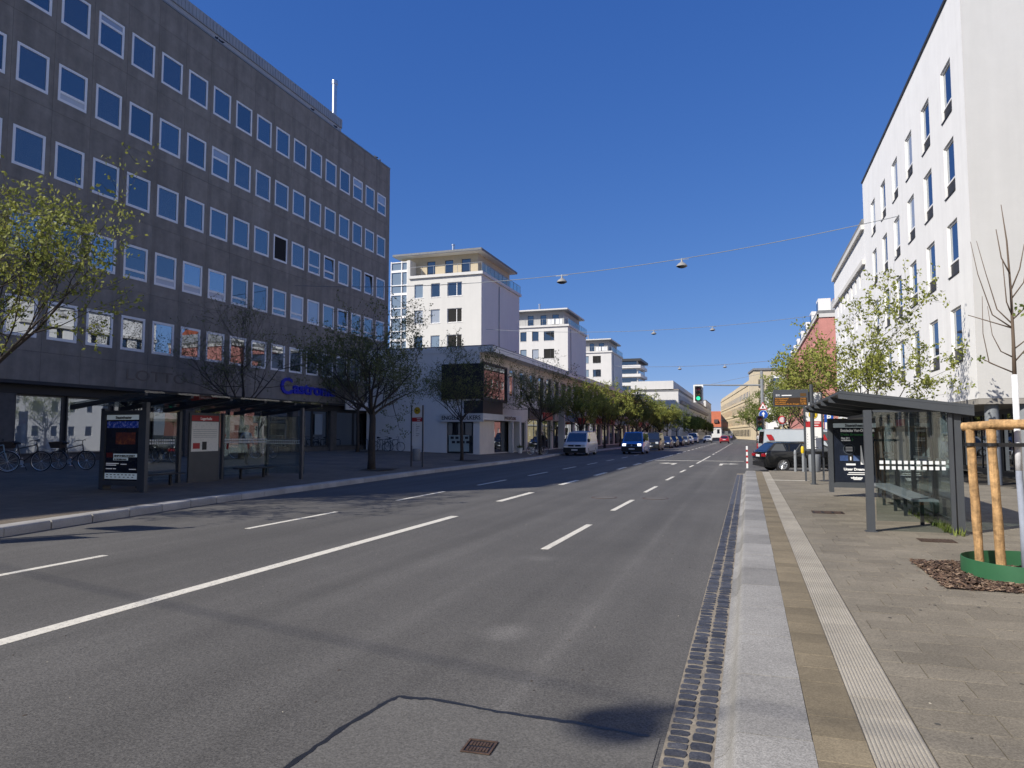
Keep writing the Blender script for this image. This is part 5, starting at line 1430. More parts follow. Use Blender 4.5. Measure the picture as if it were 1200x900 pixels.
# ---- litter of small street things
def pot(x, y, label):
    t = thing('plant_pot', label, 'plant pot', (x, y, plz(x, y)), group='white pots by the shop door')
    m = MB(); m.lathe([(.16, 0), (.24, .42), (.25, .44), (.22, .44), (.2, .38)], 18); m.build('pot', M['white'], t, smooth=True)
    m = MB(); rnd = random.Random(int(y * 10))
    for _ in range(160):
        p = Vector((rnd.gauss(0, .1), rnd.gauss(0, .1), .44 + abs(rnd.gauss(0, .09)))); a = Vector((rnd.gauss(0, 1), rnd.gauss(0, 1), rnd.gauss(0, 1))).normalized(); b = a.orthogonal().normalized(); c = a.cross(b)
        m.add([p, p + b * .05 + c * .03, p + b * .1, p + b * .05 - c * .03], ((0, 1, 2, 3),))
    m.build('plant', M['leafC'], t, fix=False)
pot(-17.4, 54.6, 'white flower pot with small dark plant at the shop door portal'); pot(-17.4, 58.0, 'white flower pot with small dark plant at the shop door portal')

def marker_post(x, y, z, h_, label):
    t = thing('marker_post', label, 'bollard', (x, y, z)); m = MB(); m.box(-.045, .045, -.04, .04, 0, h_); m.build('post', M['white'], t)
    for k in range(3): q = MB(); q.box(-.047, .047, -.046, -.041, .25 + k * .3, .36 + k * .3); q.build('red_stripe', M['red'], t)
marker_post(-0.05, 39.2, 0, 1.15, 'red and white striped marker post at the corner behind the black car')
def bollard(x, y, z, label):
    t = thing('bollard', label, 'bollard', (x, y, z), group='grey bollards before the black car'); m = MB(); m.lathe([(.06, 0), (.06, .82), (.045, .9), (.02, .93)], 14); m.build('shaft', M['greymetal'], t, smooth=True); m = MB(); m.lathe([(.062, .7), (.062, .76)], 14); m.build('band', M['alu'], t)
bollard(1.93, 33.0, .164, 'grey bollard standing on the pavement edge before the black car'); bollard(2.25, 33.0, .164, 'grey bollard standing on the pavement edge before the black car')

# ---- traffic signal on a cantilever mast
def signal_head(parent, x, y, z, lit, board=True):
    m = MB()
    if board:
        m.box(x - .36, x + .36, y, y + .02, z - .66, z + .66); m.build('backing_board', M['white'], parent)
    m = MB(); m.box(x - .24, x + .24, y - .18, y - .002, z - .55, z + .55); hd = m.build('signal_head', M['black'], parent)
    for k, (c, nm) in enumerate((((.10, .01, .01), 'red_lens'), ((.12, .07, .01), 'amber_lens'), ((.02, .5, .25), 'green_lens'))):
        on = (k == lit)
        mt = mat(nm, c, .3, emit=(.05, 1.0, .5) if on else None, es=.8)
        m = MB(); m.lathe([(.14, 0), (.14, .012)], 18, Matrix.Translation((x, y - .181, z + .36 - k * .36)) @ Matrix.Rotation(pi / 2, 4, 'X')); m.build(nm, mt, hd)
        m = MB()
        for j in range(9):
            t0, t1 = pi * j / 9, pi * (j + 1) / 9
            zc = z + .36 - k * .36
            m.quad((x + .155 * cos(t0), y - .18, zc + .155 * sin(t0)), (x + .155 * cos(t1), y - .18, zc + .155 * sin(t1)), (x + .155 * cos(t1), y - .36, zc + .155 * sin(t1)), (x + .155 * cos(t0), y - .36, zc + .155 * sin(t0)))
        m.build('visor', M['black'], hd)
ts = thing('traffic_signal', 'traffic signal showing green on a long arm over the road', 'traffic light', (1.08, 55, .1))
m = MB(); m.path([(0, 0, 0), (0, 0, 6.3)], [.14, .10], 14); m.build('mast', M['greymetal'], ts, smooth=True)
m = MB(); m.path([(0, 0, 5.25), (-2.5, 0, 5.30), (-4.75, 0, 5.38)], [.065, .055, .045], 10); m.path([(0, 0, 6.1), (-3.6, 0, 5.4)], .012, 5); m.build('arm', M['greymetal'], ts, smooth=True)
signal_head(ts, -4.52, -.05, 4.72, 2)
signal_head(ts, -.22, -.15, 2.45, 5, False)
def disc_sign(parent, x, y, z, r, mt, nm='round_sign'):
    m = MB(); m.lathe([(r, 0), (r, .02)], 24, Matrix.Translation((x, y, z)) @ Matrix.Rotation(pi / 2, 4, 'X')); return m.build(nm, mt, parent)
bl = mat('sign_blue', (.01, .07, .36), .4)
d0 = disc_sign(ts, .05, -.14, 3.1, .32, M['white']); disc_sign(ts, .05, -.163, 3.1, .30, bl, 'blue_disc')
m = MB(); m.prism([(-.045 + .05, 2.88), (.045 + .05, 2.88), (.095, 3.12), (.18, 3.12), (.05, 3.32), (-.08, 3.12), (.005, 3.12)], -.19, -.185, 'y'); m.build('arrow', M['white'], ts)
m = MB(); m.prism([(-.30, 3.46), (.36, 3.46), (.03, 4.02)], -.16, -.14, 'y'); m.build('warning_triangle', M['red'], ts)
m = MB(); m.prism([(-.20, 3.52), (.26, 3.52), (.03, 3.92)], -.166, -.161, 'y'); m.build('triangle_field', M['white'], ts); m = MB(); m.box(-.02, .08, -.171, -.1665, 3.56, 3.72); m.build('triangle_mark', M['black'], ts)
ps = thing('road_sign', 'round red rimmed sign on a thin post beside the signal mast', 'sign', (2.5, 57, .1))
m = MB(); m.path([(0, 0, 0), (0, 0, 3.0)], .035, 8); m.build('post', M['steel'], ps); disc_sign(ps, 0, -.05, 2.75, .30, M['red']); disc_sign(ps, 0, -.073, 2.75, .21, mat('pink_white', (.6, .5, .5), .5), 'sign_face')
pk = thing('parking_sign', 'narrow blue parking sign on a post behind the bus stop sign', 'sign', (2.95, 29.5, .164))
m = MB(); m.path([(0, 0, 0), (0, 0, 2.5)], .03, 8); m.build('post', M['steel'], pk); m = MB(); m.box(-.16, .16, -.06, -.04, 1.75, 2.4); b = m.build('plate', bl, pk); lettering('P', .3, M['white'], b, (-.08, -.062, 2.12), 0, bold=.008)
m = MB(); m.box(-.14, .14, -.066, -.0605, 1.78, 2.05); m.build('plate_field', M['white'], b)

# ---- overhead cables with hanging street lamps
def cable(a, b, lamps, labelw, sag=.6):
    A, B = Vector(a), Vector(b); d = B - A
    pts = []
    stops = sorted([0, 1] + [l for l in lamps])
    def pos(t):
        return A + d * t - Vector((0, 0, sag * 4 * t * (1 - t)))
    pts = [pos(i / 40) for i in range(41)]
    m = MB(); m.path(pts, .014 + max(0, A.y) * .00012, 5); o = m.build('overhead_cable', M['greymetal']); tag(o, labelw, 'cable', 'cables over the street')
    out = []
    for t in lamps: out.append(pos(t))
    return out
lampm = mat('lamp_hood', (.30, .29, .27), .5, var=.1)
def hang_lamp(p, label):
    t = thing('hanging_lamp', label, 'street lamp', (p.x, p.y, p.z), group='lamps hanging over the street')
    m = MB(); m.lathe([(.04, -.05), (.05, -.16), (.09, -.20), (.19, -.26), (.27, -.35), (.29, -.40), (.27, -.41), (.15, -.38)], 24); m.build('hood', lampm, t, smooth=True)
    m = MB(); m.lathe([(.25, -.412), (.20, -.46), (.09, -.49), (.01, -.493)], 20); m.build('diffuser', mat('lamp_glass', (.06, .065, .07), .2) if 'lamp_glass' not in bpy.data.materials else bpy.data.materials['lamp_glass'], t, smooth=True)
    m = MB(); m.box(-.35, .35, -.015, .015, -.05, -.02); m.box(-.03, .03, -.03, .03, -.08, .03); m.build('bracket', M['steel'], t)
CB = [((-27.95, 39.2, 11.5), (6.98, 36.6, 11.95), (-9.6, -3.05), 1.15, 'cable with two lamps running from the dark office block to the white block'),
      ((-29.4, 79, 14.3), (6.9, 76, 13.6), (-9.4, -3.25), .9, 'second cable with two lamps running from the cream tower to the red block'),
      ((-18.4, 104, 11.8), (6.9, 106, 12.4), (-9.1, -2.85), .5, 'third cable with two lamps far down the street'),
      ((-27.95, -3.2, 12.2), (7.0, -10.0, 12.0), (-10.4, -3.3), 1.0, 'cable with two lamps strung behind the camera position')]
for a, b, lx_, sag, lab in CB:
    ts_ = [(x - a[0]) / (b[0] - a[0]) for x in lx_]
    for i, p in enumerate(cable(a, b, ts_, lab, sag)):
        hang_lamp(p, 'grey domed lamp on the ' + ['nearest cable tied to the white block', 'second cable tied to the red block', 'third cable far down the street', 'cable behind the camera position'][CB.index((a, b, lx_, sag, lab))] + [', on the left half', ', on the right half'][i])
cm_ = thing('cable_mast', 'tall steel mast carrying the cable behind the camera position', 'mast', (7.1, -10.0, .16))
m = MB(); m.path([(0, 0, 0), (0, 0, 12.4)], [.16, .09], 14); m.build('shaft', M['greymetal'], cm_, smooth=True)

# pigeons on the roof edge of the office block
def bird(y, x, z, label, rz):
    t = thing('pigeon', label, 'bird', (x, y, z), rz, group='pigeons on the roof edge')
    m = MB(); m.path([(0, -.17, .10), (0, -.10, .13), (0, 0, .15), (0, .09, .20), (0, .12, .27), (0, .15, .30), (0, .20, .29)], [.012, .05, .075, .06, .035, .035, .006], 8); m.build('body', mat('pigeon', (.05, .05, .055), .7) if 'pigeon' not in bpy.data.materials else bpy.data.materials['pigeon'], t, smooth='all')
    m = MB()
    for s_ in (-1, 1): m.path([(s_ * .03, 0, .09), (s_ * .03, .01, 0)], .008, 5)
    m.build('legs', M['red'], t)
for y, rz in ((31.6, 1.2), (32.0, 1.9), (41.0, 1.4), (43.9, 1.5), (49.9, 1.8), (50.5, .8)):
    bird(y, GX - .12, 24.05, 'dark pigeon perched on the roof edge of the dark office block', rz)

# fallen bits: seed husks, grit and old chewing gum
rnd = random.Random(99); m = MB()
for _ in range(260):
    if rnd.random() < .6: x, y, z = rnd.uniform(.9, 5.5), rnd.uniform(3.6, 16), .166
    else: x, y, z = rnd.uniform(-6, -.55), rnd.uniform(3.4, 14), .0015
    a = rnd.uniform(0, 6.28); l = rnd.uniform(.004, .013); w_ = l * rnd.uniform(.3, .7)
    T_ = Matrix.Translation((x, y, z)) @ Matrix.Rotation(a, 4, 'Z')
    m.add([T_ @ Vector(p) for p in ((-l, -w_, 0), (l, -w_, 0), (l, w_, 0), (-l, w_, 0), (0, 0, .004))], ((0, 1, 4), (1, 2, 4), (2, 3, 4), (3, 0, 4)), mi=rnd.choice((0, 0, 1, 2)))
tag(m.build('ground_litter', [mat('husk_brown', (.06, .042, .03), .9), mat('husk_dark', (.02, .018, .016), .9), mat('husk_pale', (.42, .38, .30), .9)], fix=False), 'scattered seed husks and grit on the pavement and road', 'litter', kind='stuff')
m = MB()
for _ in range(70):
    x, y = rnd.uniform(.9, 3.6), rnd.uniform(3.6, 13); r = rnd.uniform(.008, .018)
    if MUL[0] - .05 < x and MUL[2] - .05 < y < MUL[3] + .05: continue
    m.lathe([(r, .1655), (r * .8, .1668)], 9, Matrix.Translation((x, y, 0)))
tag(m.build('gum_spots', mat('old_gum', (.07, .065, .055), .8), pave, fix=False), kind='stuff')

# ---------------------------------------------------------------- vehicles
def paint(name, c, rough=.3): return mat(name, c, rough, spec=.5, coat=.5)
M['headlight'] = mat('headlight_glass', (.55, .58, .6), .1, spec=.8)
M['headon'] = mat('headlight_on', (.8, .8, .8), .1, emit=(1, .97, .9), es=1.6)
M['tail'] = mat('tail_light', (.30, .01, .012), .2)
M['plate'] = mat('number_plate', (.7, .7, .7), .5)
def arch(y, r, n=7, z=0.0, zb=.3):
    return [(y + r * cos(pi - pi * i / n) * 1.0, zb + max(0, r * sin(pi * i / n))) for i in range(n + 1)]
def loft_body(prof, w, c=.07, M_=None):
    """side profile (y, z) given a width with softened flanks"""
    m = MB(); n = len(prof)
    cy = sum(p[0] for p in prof) / n; cz = .55
    def ring(x, k):
        out = []
        for y, z in prof:
            out.append((x, cy + (y - cy) * (1 - .012 * k * 2), z + (cz - z) * .05 * k if z > cz else z + .0 * k))
        return out
    R_ = [ring(-w, 1.6), ring(-w + c * .35, .6), ring(-w + c * 1.2, 0), ring(0, -.15), ring(w - c * 1.2, 0), ring(w - c * .35, .6), ring(w, 1.6)]
    for r in R_: m.v += r
    for k in range(len(R_) - 1):
        for i in range(n):
            j = (i + 1) % n; m.f.append((k * n + i, k * n + j, (k + 1) * n + j, (k + 1) * n + i)); m.m.append(0)
    m.f.append(tuple(range(n))); m.m.append(0)
    m.f.append(tuple(range((len(R_) - 1) * n, len(R_) * n))[::-1]); m.m.append(0)
    return m
WHM = {}
def wheel_mesh(r, wd):
    k = (r, wd)
    if k in WHM: return WHM[k]
    Mx = Matrix.Rotation(pi / 2, 4, 'Y')
    t = MB(); t.lathe([(r * .64, -wd / 2), (r * .92, -wd / 2), (r, -wd / 2 * .75), (r, wd / 2 * .75), (r * .92, wd / 2), (r * .64, wd / 2)], 24, Mx, caps=False)
    q = MB(); q.lathe([(r * .64, -wd * .46), (r * .58, -wd * .46), (r * .55, -wd * .2), (.01, -wd * .2)], 24, Mx, caps=False); q.lathe([(r * .64, wd * .46), (r * .58, wd * .46), (r * .55, wd * .2), (.01, wd * .2)], 24, Mx, caps=False)
    for s_ in (-1, 1):
        for i in range(10):
            a = 2 * pi * i / 10
            q.path([(s_ * wd * .30, r * .08 * cos(a), r * .08 * sin(a)), (s_ * wd * .42, r * .6 * cos(a), r * .6 * sin(a))], [r * .06, r * .05], 4)
        q.lathe([(r * .12, 0), (r * .10, .02)], 10, Matrix.Translation((s_ * wd * .34, 0, 0)) @ Mx)
    WHM[k] = (t.mesh('wheel', M['rubber'], True), q.mesh('rim', M['alu']))
    return WHM[k]
def wheels(e, w, ya, yb, r, wd=.21):
    t, q = wheel_mesh(r, wd)
    for y in (ya, yb):
        for s_ in (-1, 1):
            o = link('wheel', t, e, (s_ * (w - wd / 2 - .015), y, r)); link('rim', q, o)
def panel(e, name, mt, pts, off):
    """thin plate over a quad (outward offset off)"""
    p = [Vector(a) for a in pts]; nrm = (p[1] - p[0]).cross(p[2] - p[0]).normalized()
    m = MB(); a = [q + nrm * .001 for q in p]; b = [q + nrm * off for q in p]; n = len(p)
    m.add(a + b, [tuple(range(n - 1, -1, -1)), tuple(range(n, 2 * n))] + [(i, (i + 1) % n, n + (i + 1) % n, n + i) for i in range(n)])
    return m.build(name, mt, e)
def sub(a, b, u): return Vector(a).lerp(Vector(b), u)
def quadpatch(c00, c10, c11, c01, u0, u1, v0, v1):
    def at(u, v): return sub(sub(c00, c10, u), sub(c01, c11, u), v)
    return [at(u0, v0), at(u1, v0), at(u1, v1), at(u0, v1)]

def vehicle(name, label, cat, x, y, z, rz, body, L_=4.5, W_=1.82, kind='car', H_=1.46, group=None, lights=False, black_front=False, rim_r=.32, detail=True):
    """front towards local -y"""
    e = thing(name, label, cat, (x, y, z), rz, group)
    w = W_ / 2; h = L_ / 2; r = rim_r
    fy, ry = -h + .90, h - .86
    if kind == 'van':
        fy, ry = -h + .92, h - 1.0
        belt = 1.06; hood = 1.05
        top = [(-h, .46), (-h + .02, .72), (-h + .10, .92), (-h + .62, 1.10), (-h + .75, 1.14), (h - .12, 1.12), (h - .02, .95), (h, .5), (h - .04, .32)]
        cab = dict(y0=-h + .62, y1=-h + 1.38, y2=h - .14, y3=h - .03, zb=1.08, zt=H_, wb=w - .035, wt=w - .17)
    elif kind == 'estate':
        top = [(-h, .42), (-h + .03, .62), (-h + .14, .76), (-h + 1.15, .93), (-h + 1.3, .97), (h - .25, 1.0), (h - .05, .93), (h, .62), (h - .05, .34)]
        cab = dict(y0=-h + 1.18, y1=-h + 2.05, y2=h - .55, y3=h - .10, zb=.93, zt=H_, wb=w - .05, wt=w - .25)
    else:
        top = [(-h, .42), (-h + .03, .62), (-h + .14, .74), (-h + 1.05, .92), (-h + 1.2, .96), (h - .55, .98), (h - .1, .90), (h, .6), (h - .05, .34)]
        cab = dict(y0=-h + 1.05, y1=-h + 1.85, y2=h - 1.05, y3=h - .42, zb=.92, zt=H_, wb=w - .05, wt=w - .25)
    bot = [(h - .10, .24)] + [(p[0], p[1]) for p in arch(ry, r + .05, zb=.24)][::-1] + [(p[0], p[1]) for p in arch(fy, r + .05, zb=.24)][::-1] + [(-h + .06, .24)]
    bm = loft_body(top + bot, w)
    b = bm.build('body', body, e, smooth=True)
    m = MB(); m.box(-w + .12, w - .12, -h + .3, h - .3, .2, .42); m.build('underbody', M['black'], e)
    c = cab
    P = {}
    for s_ in (-1, 1):
        P[s_] = [(s_ * c['wb'], c['y0'], c['zb']), (s_ * c['wt'], c['y1'], c['zt']), (s_ * c['wt'], c['y2'], c['zt']), (s_ * c['wb'], c['y3'], c['zb'])]
    m = MB(); a, d = P[-1], P[1]
    zt = c['zt']; crown = .05
    rowN = 5
    m.add([*a, *d], ((0, 1, 5, 4), (2, 3, 7, 6), (3, 2, 1, 0), (4, 5, 6, 7)))
    # crowned roof
    o = len(m.v)
    for i in range(rowN + 1):
        u = i / rowN
        for (ya, k) in ((c['y1'], 0), ((c['y1'] + c['y2']) / 2, 1), (c['y2'], 0)):
            xx = -c['wt'] + 2 * c['wt'] * u
            m.v.append((xx, ya, zt + crown * 4 * u * (1 - u) * (.7 + .3 * k) + .02 * k))
    for i in range(rowN):
        for k in range(2): m.f.append((o + i * 3 + k, o + i * 3 + k + 1, o + i * 3 + k + 4, o + i * 3 + k + 3)); m.m.append(0)
    for k in (0, 2): m.f.append(tuple(o + i * 3 + k for i in range(rowN + 1))); m.m.append(0)
    m.build('cabin', body, e, smooth=True)
    # windscreen, rear window, side windows
    panel(e, 'windscreen', M['carglass'], quadpatch(a[0], d[0], d[1], a[1], .05, .95, .06, .92), .006)
    if kind != 'van' or True:
        panel(e, 'rear_window', M['carglass'], quadpatch(d[3], a[3], a[2], d[2], .1, .9, .12 if kind != 'van' else .2, .9), .006)
    spl = {'van': [(.10, .30), (.33, .62), (.65, .96)], 'estate': [(.07, .36), (.39, .67), (.70, .95)], 'car': [(.08, .46), (.50, .90)]}[kind]
    for s_ in (-1, 1):
        q = P[s_]
        for (u0, u1) in spl:
            pts = quadpatch(q[0], q[3], q[2], q[1], u0, u1, .12, .88)
            if kind == 'van' and label.startswith(('white', 'silver')) and u0 > .3: continue
            if s_ == 1: pts = pts
            else: pts = pts[::-1]
            panel(e, 'side_window', M['carglass'], pts, .006)
        # mirror
        m = MB(); m.bbox(s_ * (w + .02) - .09, s_ * (w + .02) + .09, c['y0'] + .32, c['y0'] + .42, c['zb'] + .02, c['zb'] + .2 + (.1 if kind == 'van' else 0), .03); m.build('mirror', M['black'] if kind == 'van' else body, e)
        # lamps
        m = MB(); m.bbox(s_ * (w - .30) - .17, s_ * (w - .30) + .17, -h - .006, -h + .16, .60 if kind != 'van' else .74, .72 if kind != 'van' else .94, .03); m.build('headlight', M['headon'] if lights else M['headlight'], e)
        m = MB()
        if kind == 'van': m.bbox(s_ * (w - .07) - .06, s_ * (w - .07) + .06, h - .06, h + .012, .75, 1.25, .01)
        else: m.bbox(s_ * (w - .22) - .2, s_ * (w - .22) + .2, h - .25, h + .012, .72, .86, .02)
        m.build('tail_light', M['tail'], e)
        m = MB(); m.box(s_ * w - .008, s_ * w + .012, fy + r + .12, ry - r - .12, .30, .36); m.build('sill_trim', M['black'], e)
        for yy in (c['y0'] + 1.0, c['y0'] + 2.0):
            m = MB(); m.box(s_ * (w + .004) - .012, s_ * (w + .004) + .012, yy, yy + .17, .82, .85); m.build('door_handle', body, e)
    fb = M['black']
    m = MB(); m.box(-w + .10 if not black_front else -w + .03, w - .10 if not black_front else w - .03, -h - .022, -h + .10, .25, .52 if not black_front else .70); m.build('front_bumper', fb, e)
    m = MB(); m.box(-w * .55, w * .55, -h - .018, -h + .09, .60 if kind != 'van' else .74, .68 if kind != 'van' else .90); m.build('grille', M['black'], e)
    m = MB(); m.lathe([(.075, 0), (.075, .012)], 16, Matrix.Translation((0, -h - .02, .65 if kind != 'van' else .80)) @ Matrix.Rotation(pi / 2, 4, 'X')); m.build('badge', M['alu'], e)
    m = MB(); m.box(-.26, .26, -h - .034, -h - .023, .42, .53); m.build('number_plate', M['plate'], e)
    m = MB(); m.box(-.26, .26, h + .003, h + .014, .70 if kind != 'van' else .62, .81 if kind != 'van' else .73); m.build('number_plate', M['plate'], e)
    m = MB(); m.box(-w + .12, w - .12, h - .09, h + .006, .27, .46); m.build('rear_bumper', fb, e)
    if detail and kind == 'estate':
        for s_ in (-1, 1):
            m = MB(); m.path([(s_ * (c['wt'] - .02), c['y1'] + .15, zt + .05), (s_ * (c['wt'] - .02), c['y2'] - .1, zt + .05)], .015, 6); m.build('roof_rail', M['black'], e)
    wheels(e, w, fy, ry, r)
    return e

wp = paint('white_car_paint', (.62, .63, .64))
v = vehicle('delivery_van', 'white delivery van with black front bumper parked at the left kerb', 'van', -13.6, 60.0, 0, 0, wp, 4.95, 1.95, 'van', 1.93, black_front=True, rim_r=.34)
m = MB(); m.path([(-.95, -2.47, .72), (0, -2.51, .70), (.95, -2.47, .72)], .05, 6); m.build('bumper_trim', M['white'], v)
m = MB(); m.box(-.85, .85, -.3, 2.1, 1.97, 2.0); 
for k in range(5): m.path([(-.7, -.2 + k * .5, 2.02), (.7, -.2 + k * .5, 2.02)], .03, 6)
m.build('roof_rack', M['alu'], v)
vehicle('blue_minibus', 'bright blue van with headlights on driving along the left lanes', 'van', -9.75, 65.6, 0, 0, paint('blue_car_paint', (.04, .20, .56)), 4.9, 1.9, 'van', 1.95, lights=True, black_front=True, rim_r=.33)
dk = paint('dark_car_paint', (.012, .014, .02)); gr = paint('grey_car_paint', (.10, .11, .13)); db_ = paint('darkblue_car_paint', (.015, .025, .07)); sv = paint('silver_car_paint', (.42, .44, .46))
vehicle('dark_van', 'black van following the blue van in the left lane', 'van', -10.0, 80.5, 0, 0, dk, 4.9, 1.9, 'van', 1.92, rim_r=.33)
vehicle('parked_car', 'dark hatchback standing behind the black van in the left row', 'car', -10.2, 94, 0, 0, db_, 4.3, 1.8, 'car', 1.46)
vehicle('parked_car', 'black estate car behind the dark hatchback in the left row', 'car', -10.3, 103, 0, 0, dk, 4.6, 1.82, 'estate', 1.48)
vehicle('parked_car', 'dark blue car further back in the queue of cars at left', 'car', -10.3, 112.5, 0, 0, db_, 4.4, 1.8, 'car', 1.46)
vehicle('parked_car', 'grey car farther along the queue at left', 'car', -10.2, 122, 0, 0, gr, 4.4, 1.8, 'car', 1.46)
vehicle('parked_car', 'silver grey car near the end of the left queue', 'car', -10.2, 132, 0, 0, sv, 4.4, 1.8, 'car', 1.46)
vehicle('white_van', 'white van at the far end of the left row', 'van', -10.4, 148, 0, 0, wp, 5.2, 1.95, 'van', 2.0)
vehicle('parked_car', 'white car in front of the far white van', 'car', -8.2, 160, 0, 0, wp, 4.4, 1.8, 'car', 1.46)
vehicle('red_car', 'red car driving away down the right lanes seen from behind', 'car', -4.3, 146, 0, pi, paint('red_car_paint', (.30, .02, .025)), 4.1, 1.78, 'car', 1.46)
vehicle('black_estate_car', 'black estate car parked nose away from the road beyond the bus stop', 'car', 2.72, 36.9, 0.0, pi / 2 + .30, paint('black_car_paint', (.004, .0045, .005), .25), 4.75, 1.85, 'estate', 1.35, rim_r=.34)
v = vehicle('silver_van', 'silver van with red logo parked behind the black estate car', 'van', 3.3, 42.0, 0.0, pi / 2 + .15, paint('pale_silver_paint', (.46, .50, .53)), 5.4, 1.95, 'van', 2.0, rim_r=.34)
for yy in (-.6, 2.1):
    m = MB(); m.prism([(yy, 1.45), (yy + .28, 1.45), (yy + .42, 1.75), (yy + .14, 1.75)], -.935, -.925, 'x') ; m2 = MB()
    m.prism([(yy, 1.45), (yy + .28, 1.45), (yy + .42, 1.75), (yy + .14, 1.75)], .925, .935, 'x'); m.build('red_logo', M['red'], v)
vehicle('parked_car', 'grey car standing right of the far silver van near the signal mast', 'car', 3.4, 62, .1, pi / 2, gr, 4.4, 1.8, 'car', 1.46)
vehicle('white_car', 'white car at the right kerb far down the street', 'car', 2.2, 92, 0, pi, wp, 4.4, 1.8, 'car', 1.48)
vehicle('dark_car', 'dark car at the right kerb far down the street', 'car', 2.3, 104, 0, pi, dk, 4.4, 1.8, 'car', 1.48)

# ---------------------------------------------------------------- bicycles
def bicycle(label, x, y, rz, col=(.02, .02, .022), basket=None, lean=.06, group='bicycles parked on the plaza', z=None):
    e = thing('bicycle', label, 'bicycle', (x, y, plz(x, y) if z is None else z), rz, group)
    e.rotation_euler = (lean, 0, rz)
    fm = mat('bike_%02x%02x%02x' % tuple(int(c * 255) for c in col), col, .35) if 'bike_%02x%02x%02x' % tuple(int(c * 255) for c in col) not in bpy.data.materials else bpy.data.materials['bike_%02x%02x%02x' % tuple(int(c * 255) for c in col)]
    for wx in (-.53, .53):
        m = MB(); m.path([(wx + .33 * cos(2 * pi * i / 28), 0, .35 + .33 * sin(2 * pi * i / 28)) for i in range(28)], .019, 6, closed=True); wv = m.build('wheel', M['rubber'], e, smooth='all')
        m = MB(); m.path([(wx + .312 * cos(2 * pi * i / 28), 0, .35 + .312 * sin(2 * pi * i / 28)) for i in range(28)], .010, 5, closed=True)
        for i in range(14):
            a = 2 * pi * i / 14; m.path([(wx, (-1) ** i * .03, .35), (wx + .31 * cos(a), 0, .35 + .31 * sin(a))], .0025, 3, caps=False)
        m.path([(wx, -.05, .35), (wx, .05, .35)], .022, 8); m.build('rim', M['alu'], wv)
    bb, st, hd, hd2 = (-.08, 0, .31), (-.22, 0, .86), (.40, 0, .92), (.43, 0, .72)
    m = MB()
    m.path([bb, st], .018, 8); m.path([bb, hd2], .02, 8); m.path([(-.2, 0, .78), hd], .017, 8); m.path([hd2, hd], .02, 8)
    for s_ in (-1, 1): m.path([bb, (-.53, s_ * .06, .35)], .010, 6); m.path([(-.2, 0, .76), (-.53, s_ * .06, .35)], .009, 6)
    m.build('frame', fm, e, smooth=True)
    m = MB()
    for s_ in (-1, 1): m.path([hd2, (.45, s_ * .05, .66), (.53, s_ * .055, .35)], .012, 6)
    m.build('fork', fm, e, smooth=True)
    m = MB(); m.path([hd, (.39, 0, 1.05)], .014, 6); m.path([(.30, -.30, 1.06), (.37, -.18, 1.09), (.41, 0, 1.07), (.37, .18, 1.09), (.30, .30, 1.06)], .013, 6); m.build('handlebar', M['black'], e, smooth=True)
    m = MB(); m.path([st, (-.24, 0, .95)], .013, 6); m.path([(-.38, 0, .98), (-.28, 0, .985), (-.12, 0, .97)], [.075, .06, .02], 8); m.build('saddle', M['black'], e, smooth=True)
    m = MB(); m.lathe([(.09, -.008), (.09, .008)], 16, Matrix.Translation((bb[0], -.06, bb[2])) @ Matrix.Rotation(pi / 2, 4, 'X')); m.path([(bb[0], -.09, bb[2]), (bb[0] + .1, -.09, bb[2] - .13)], .01, 5); m.path([(bb[0], .09, bb[2]), (bb[0] - .1, .09, bb[2] + .13)], .01, 5)
    m.box(bb[0] + .05, bb[0] + .15, -.17, -.09, bb[2] - .145, bb[2] - .12); m.box(bb[0] - .15, bb[0] - .05, .09, .17, bb[2] + .12, bb[2] + .145); m.build('crank', M['alu'], e)
    m = MB()
    for wx in (-.53, .53):
        pts = [(wx + .37 * cos(a), 0, .35 + .37 * sin(a)) for a in [R(20 + 14 * k) for k in range(10)]]
        for p, q in zip(pts, pts[1:]):
            m.quad((p[0], -.028, p[2]), (p[0], .028, p[2]), (q[0], .028, q[2]), (q[0], -.028, q[2]))
    m.build('mudguard', M['white'] if basket == 'pale' else fm, e)
    if basket:
        m = MB(); bx = -.55
        m.add([(bx - .18, -.13, .80), (bx + .18, -.13, .80), (bx + .18, .13, .80), (bx - .18, .13, .80), (bx - .23, -.17, 1.02), (bx + .23, -.17, 1.02), (bx + .23, .17, 1.02), (bx - .23, .17, 1.02)], ((0, 1, 2, 3), (0, 4, 5, 1), (1, 5, 6, 2), (2, 6, 7, 3), (3, 7, 4, 0)))
        m.build('basket', M['brown'], e)
    m = MB(); m.path([(-.25, 0, .70), (-.80, 0, .74)], .008, 5); m.path([(-.75, .06, .74), (-.53, .07, .36)], .006, 4); m.path([(-.75, -.06, .74), (-.53, -.07, .36)], .006, 4); m.path([(-.10, .09, .30), (-.02, .20, .02)], .010, 5); m.build('carrier', M['black'], e)
    return e
bicycle('pale blue bicycle with white mudguards at the shop window of the office block', -23.9, 17.0, .75, (.22, .32, .36), 'pale', group=None)
bicycle('dark bicycle with rear basket next to the pale blue bicycle', -23.7, 18.1, .45, basket='b', group=None)
bicycle('dark bicycle with wicker basket standing alone between pale bicycle and shelter', -23.3, 19.6, .25, (.05, .05, .055), 'b', group=None)
for k, (x, y, r) in enumerate(((-24.6, 22.9, .2), (-24.9, 24.0, .5), (-24.2, 24.9, -.1), (-24.6, 30.6, .3), (-24.2, 31.6, .0))):
    bicycle(['first', 'second', 'third', 'fourth', 'fifth'][k] + ' dark bicycle behind the shaded shelter counted from its poster end', x, y, r, (.03, .03, .035), group='bicycles behind the shaded shelter')
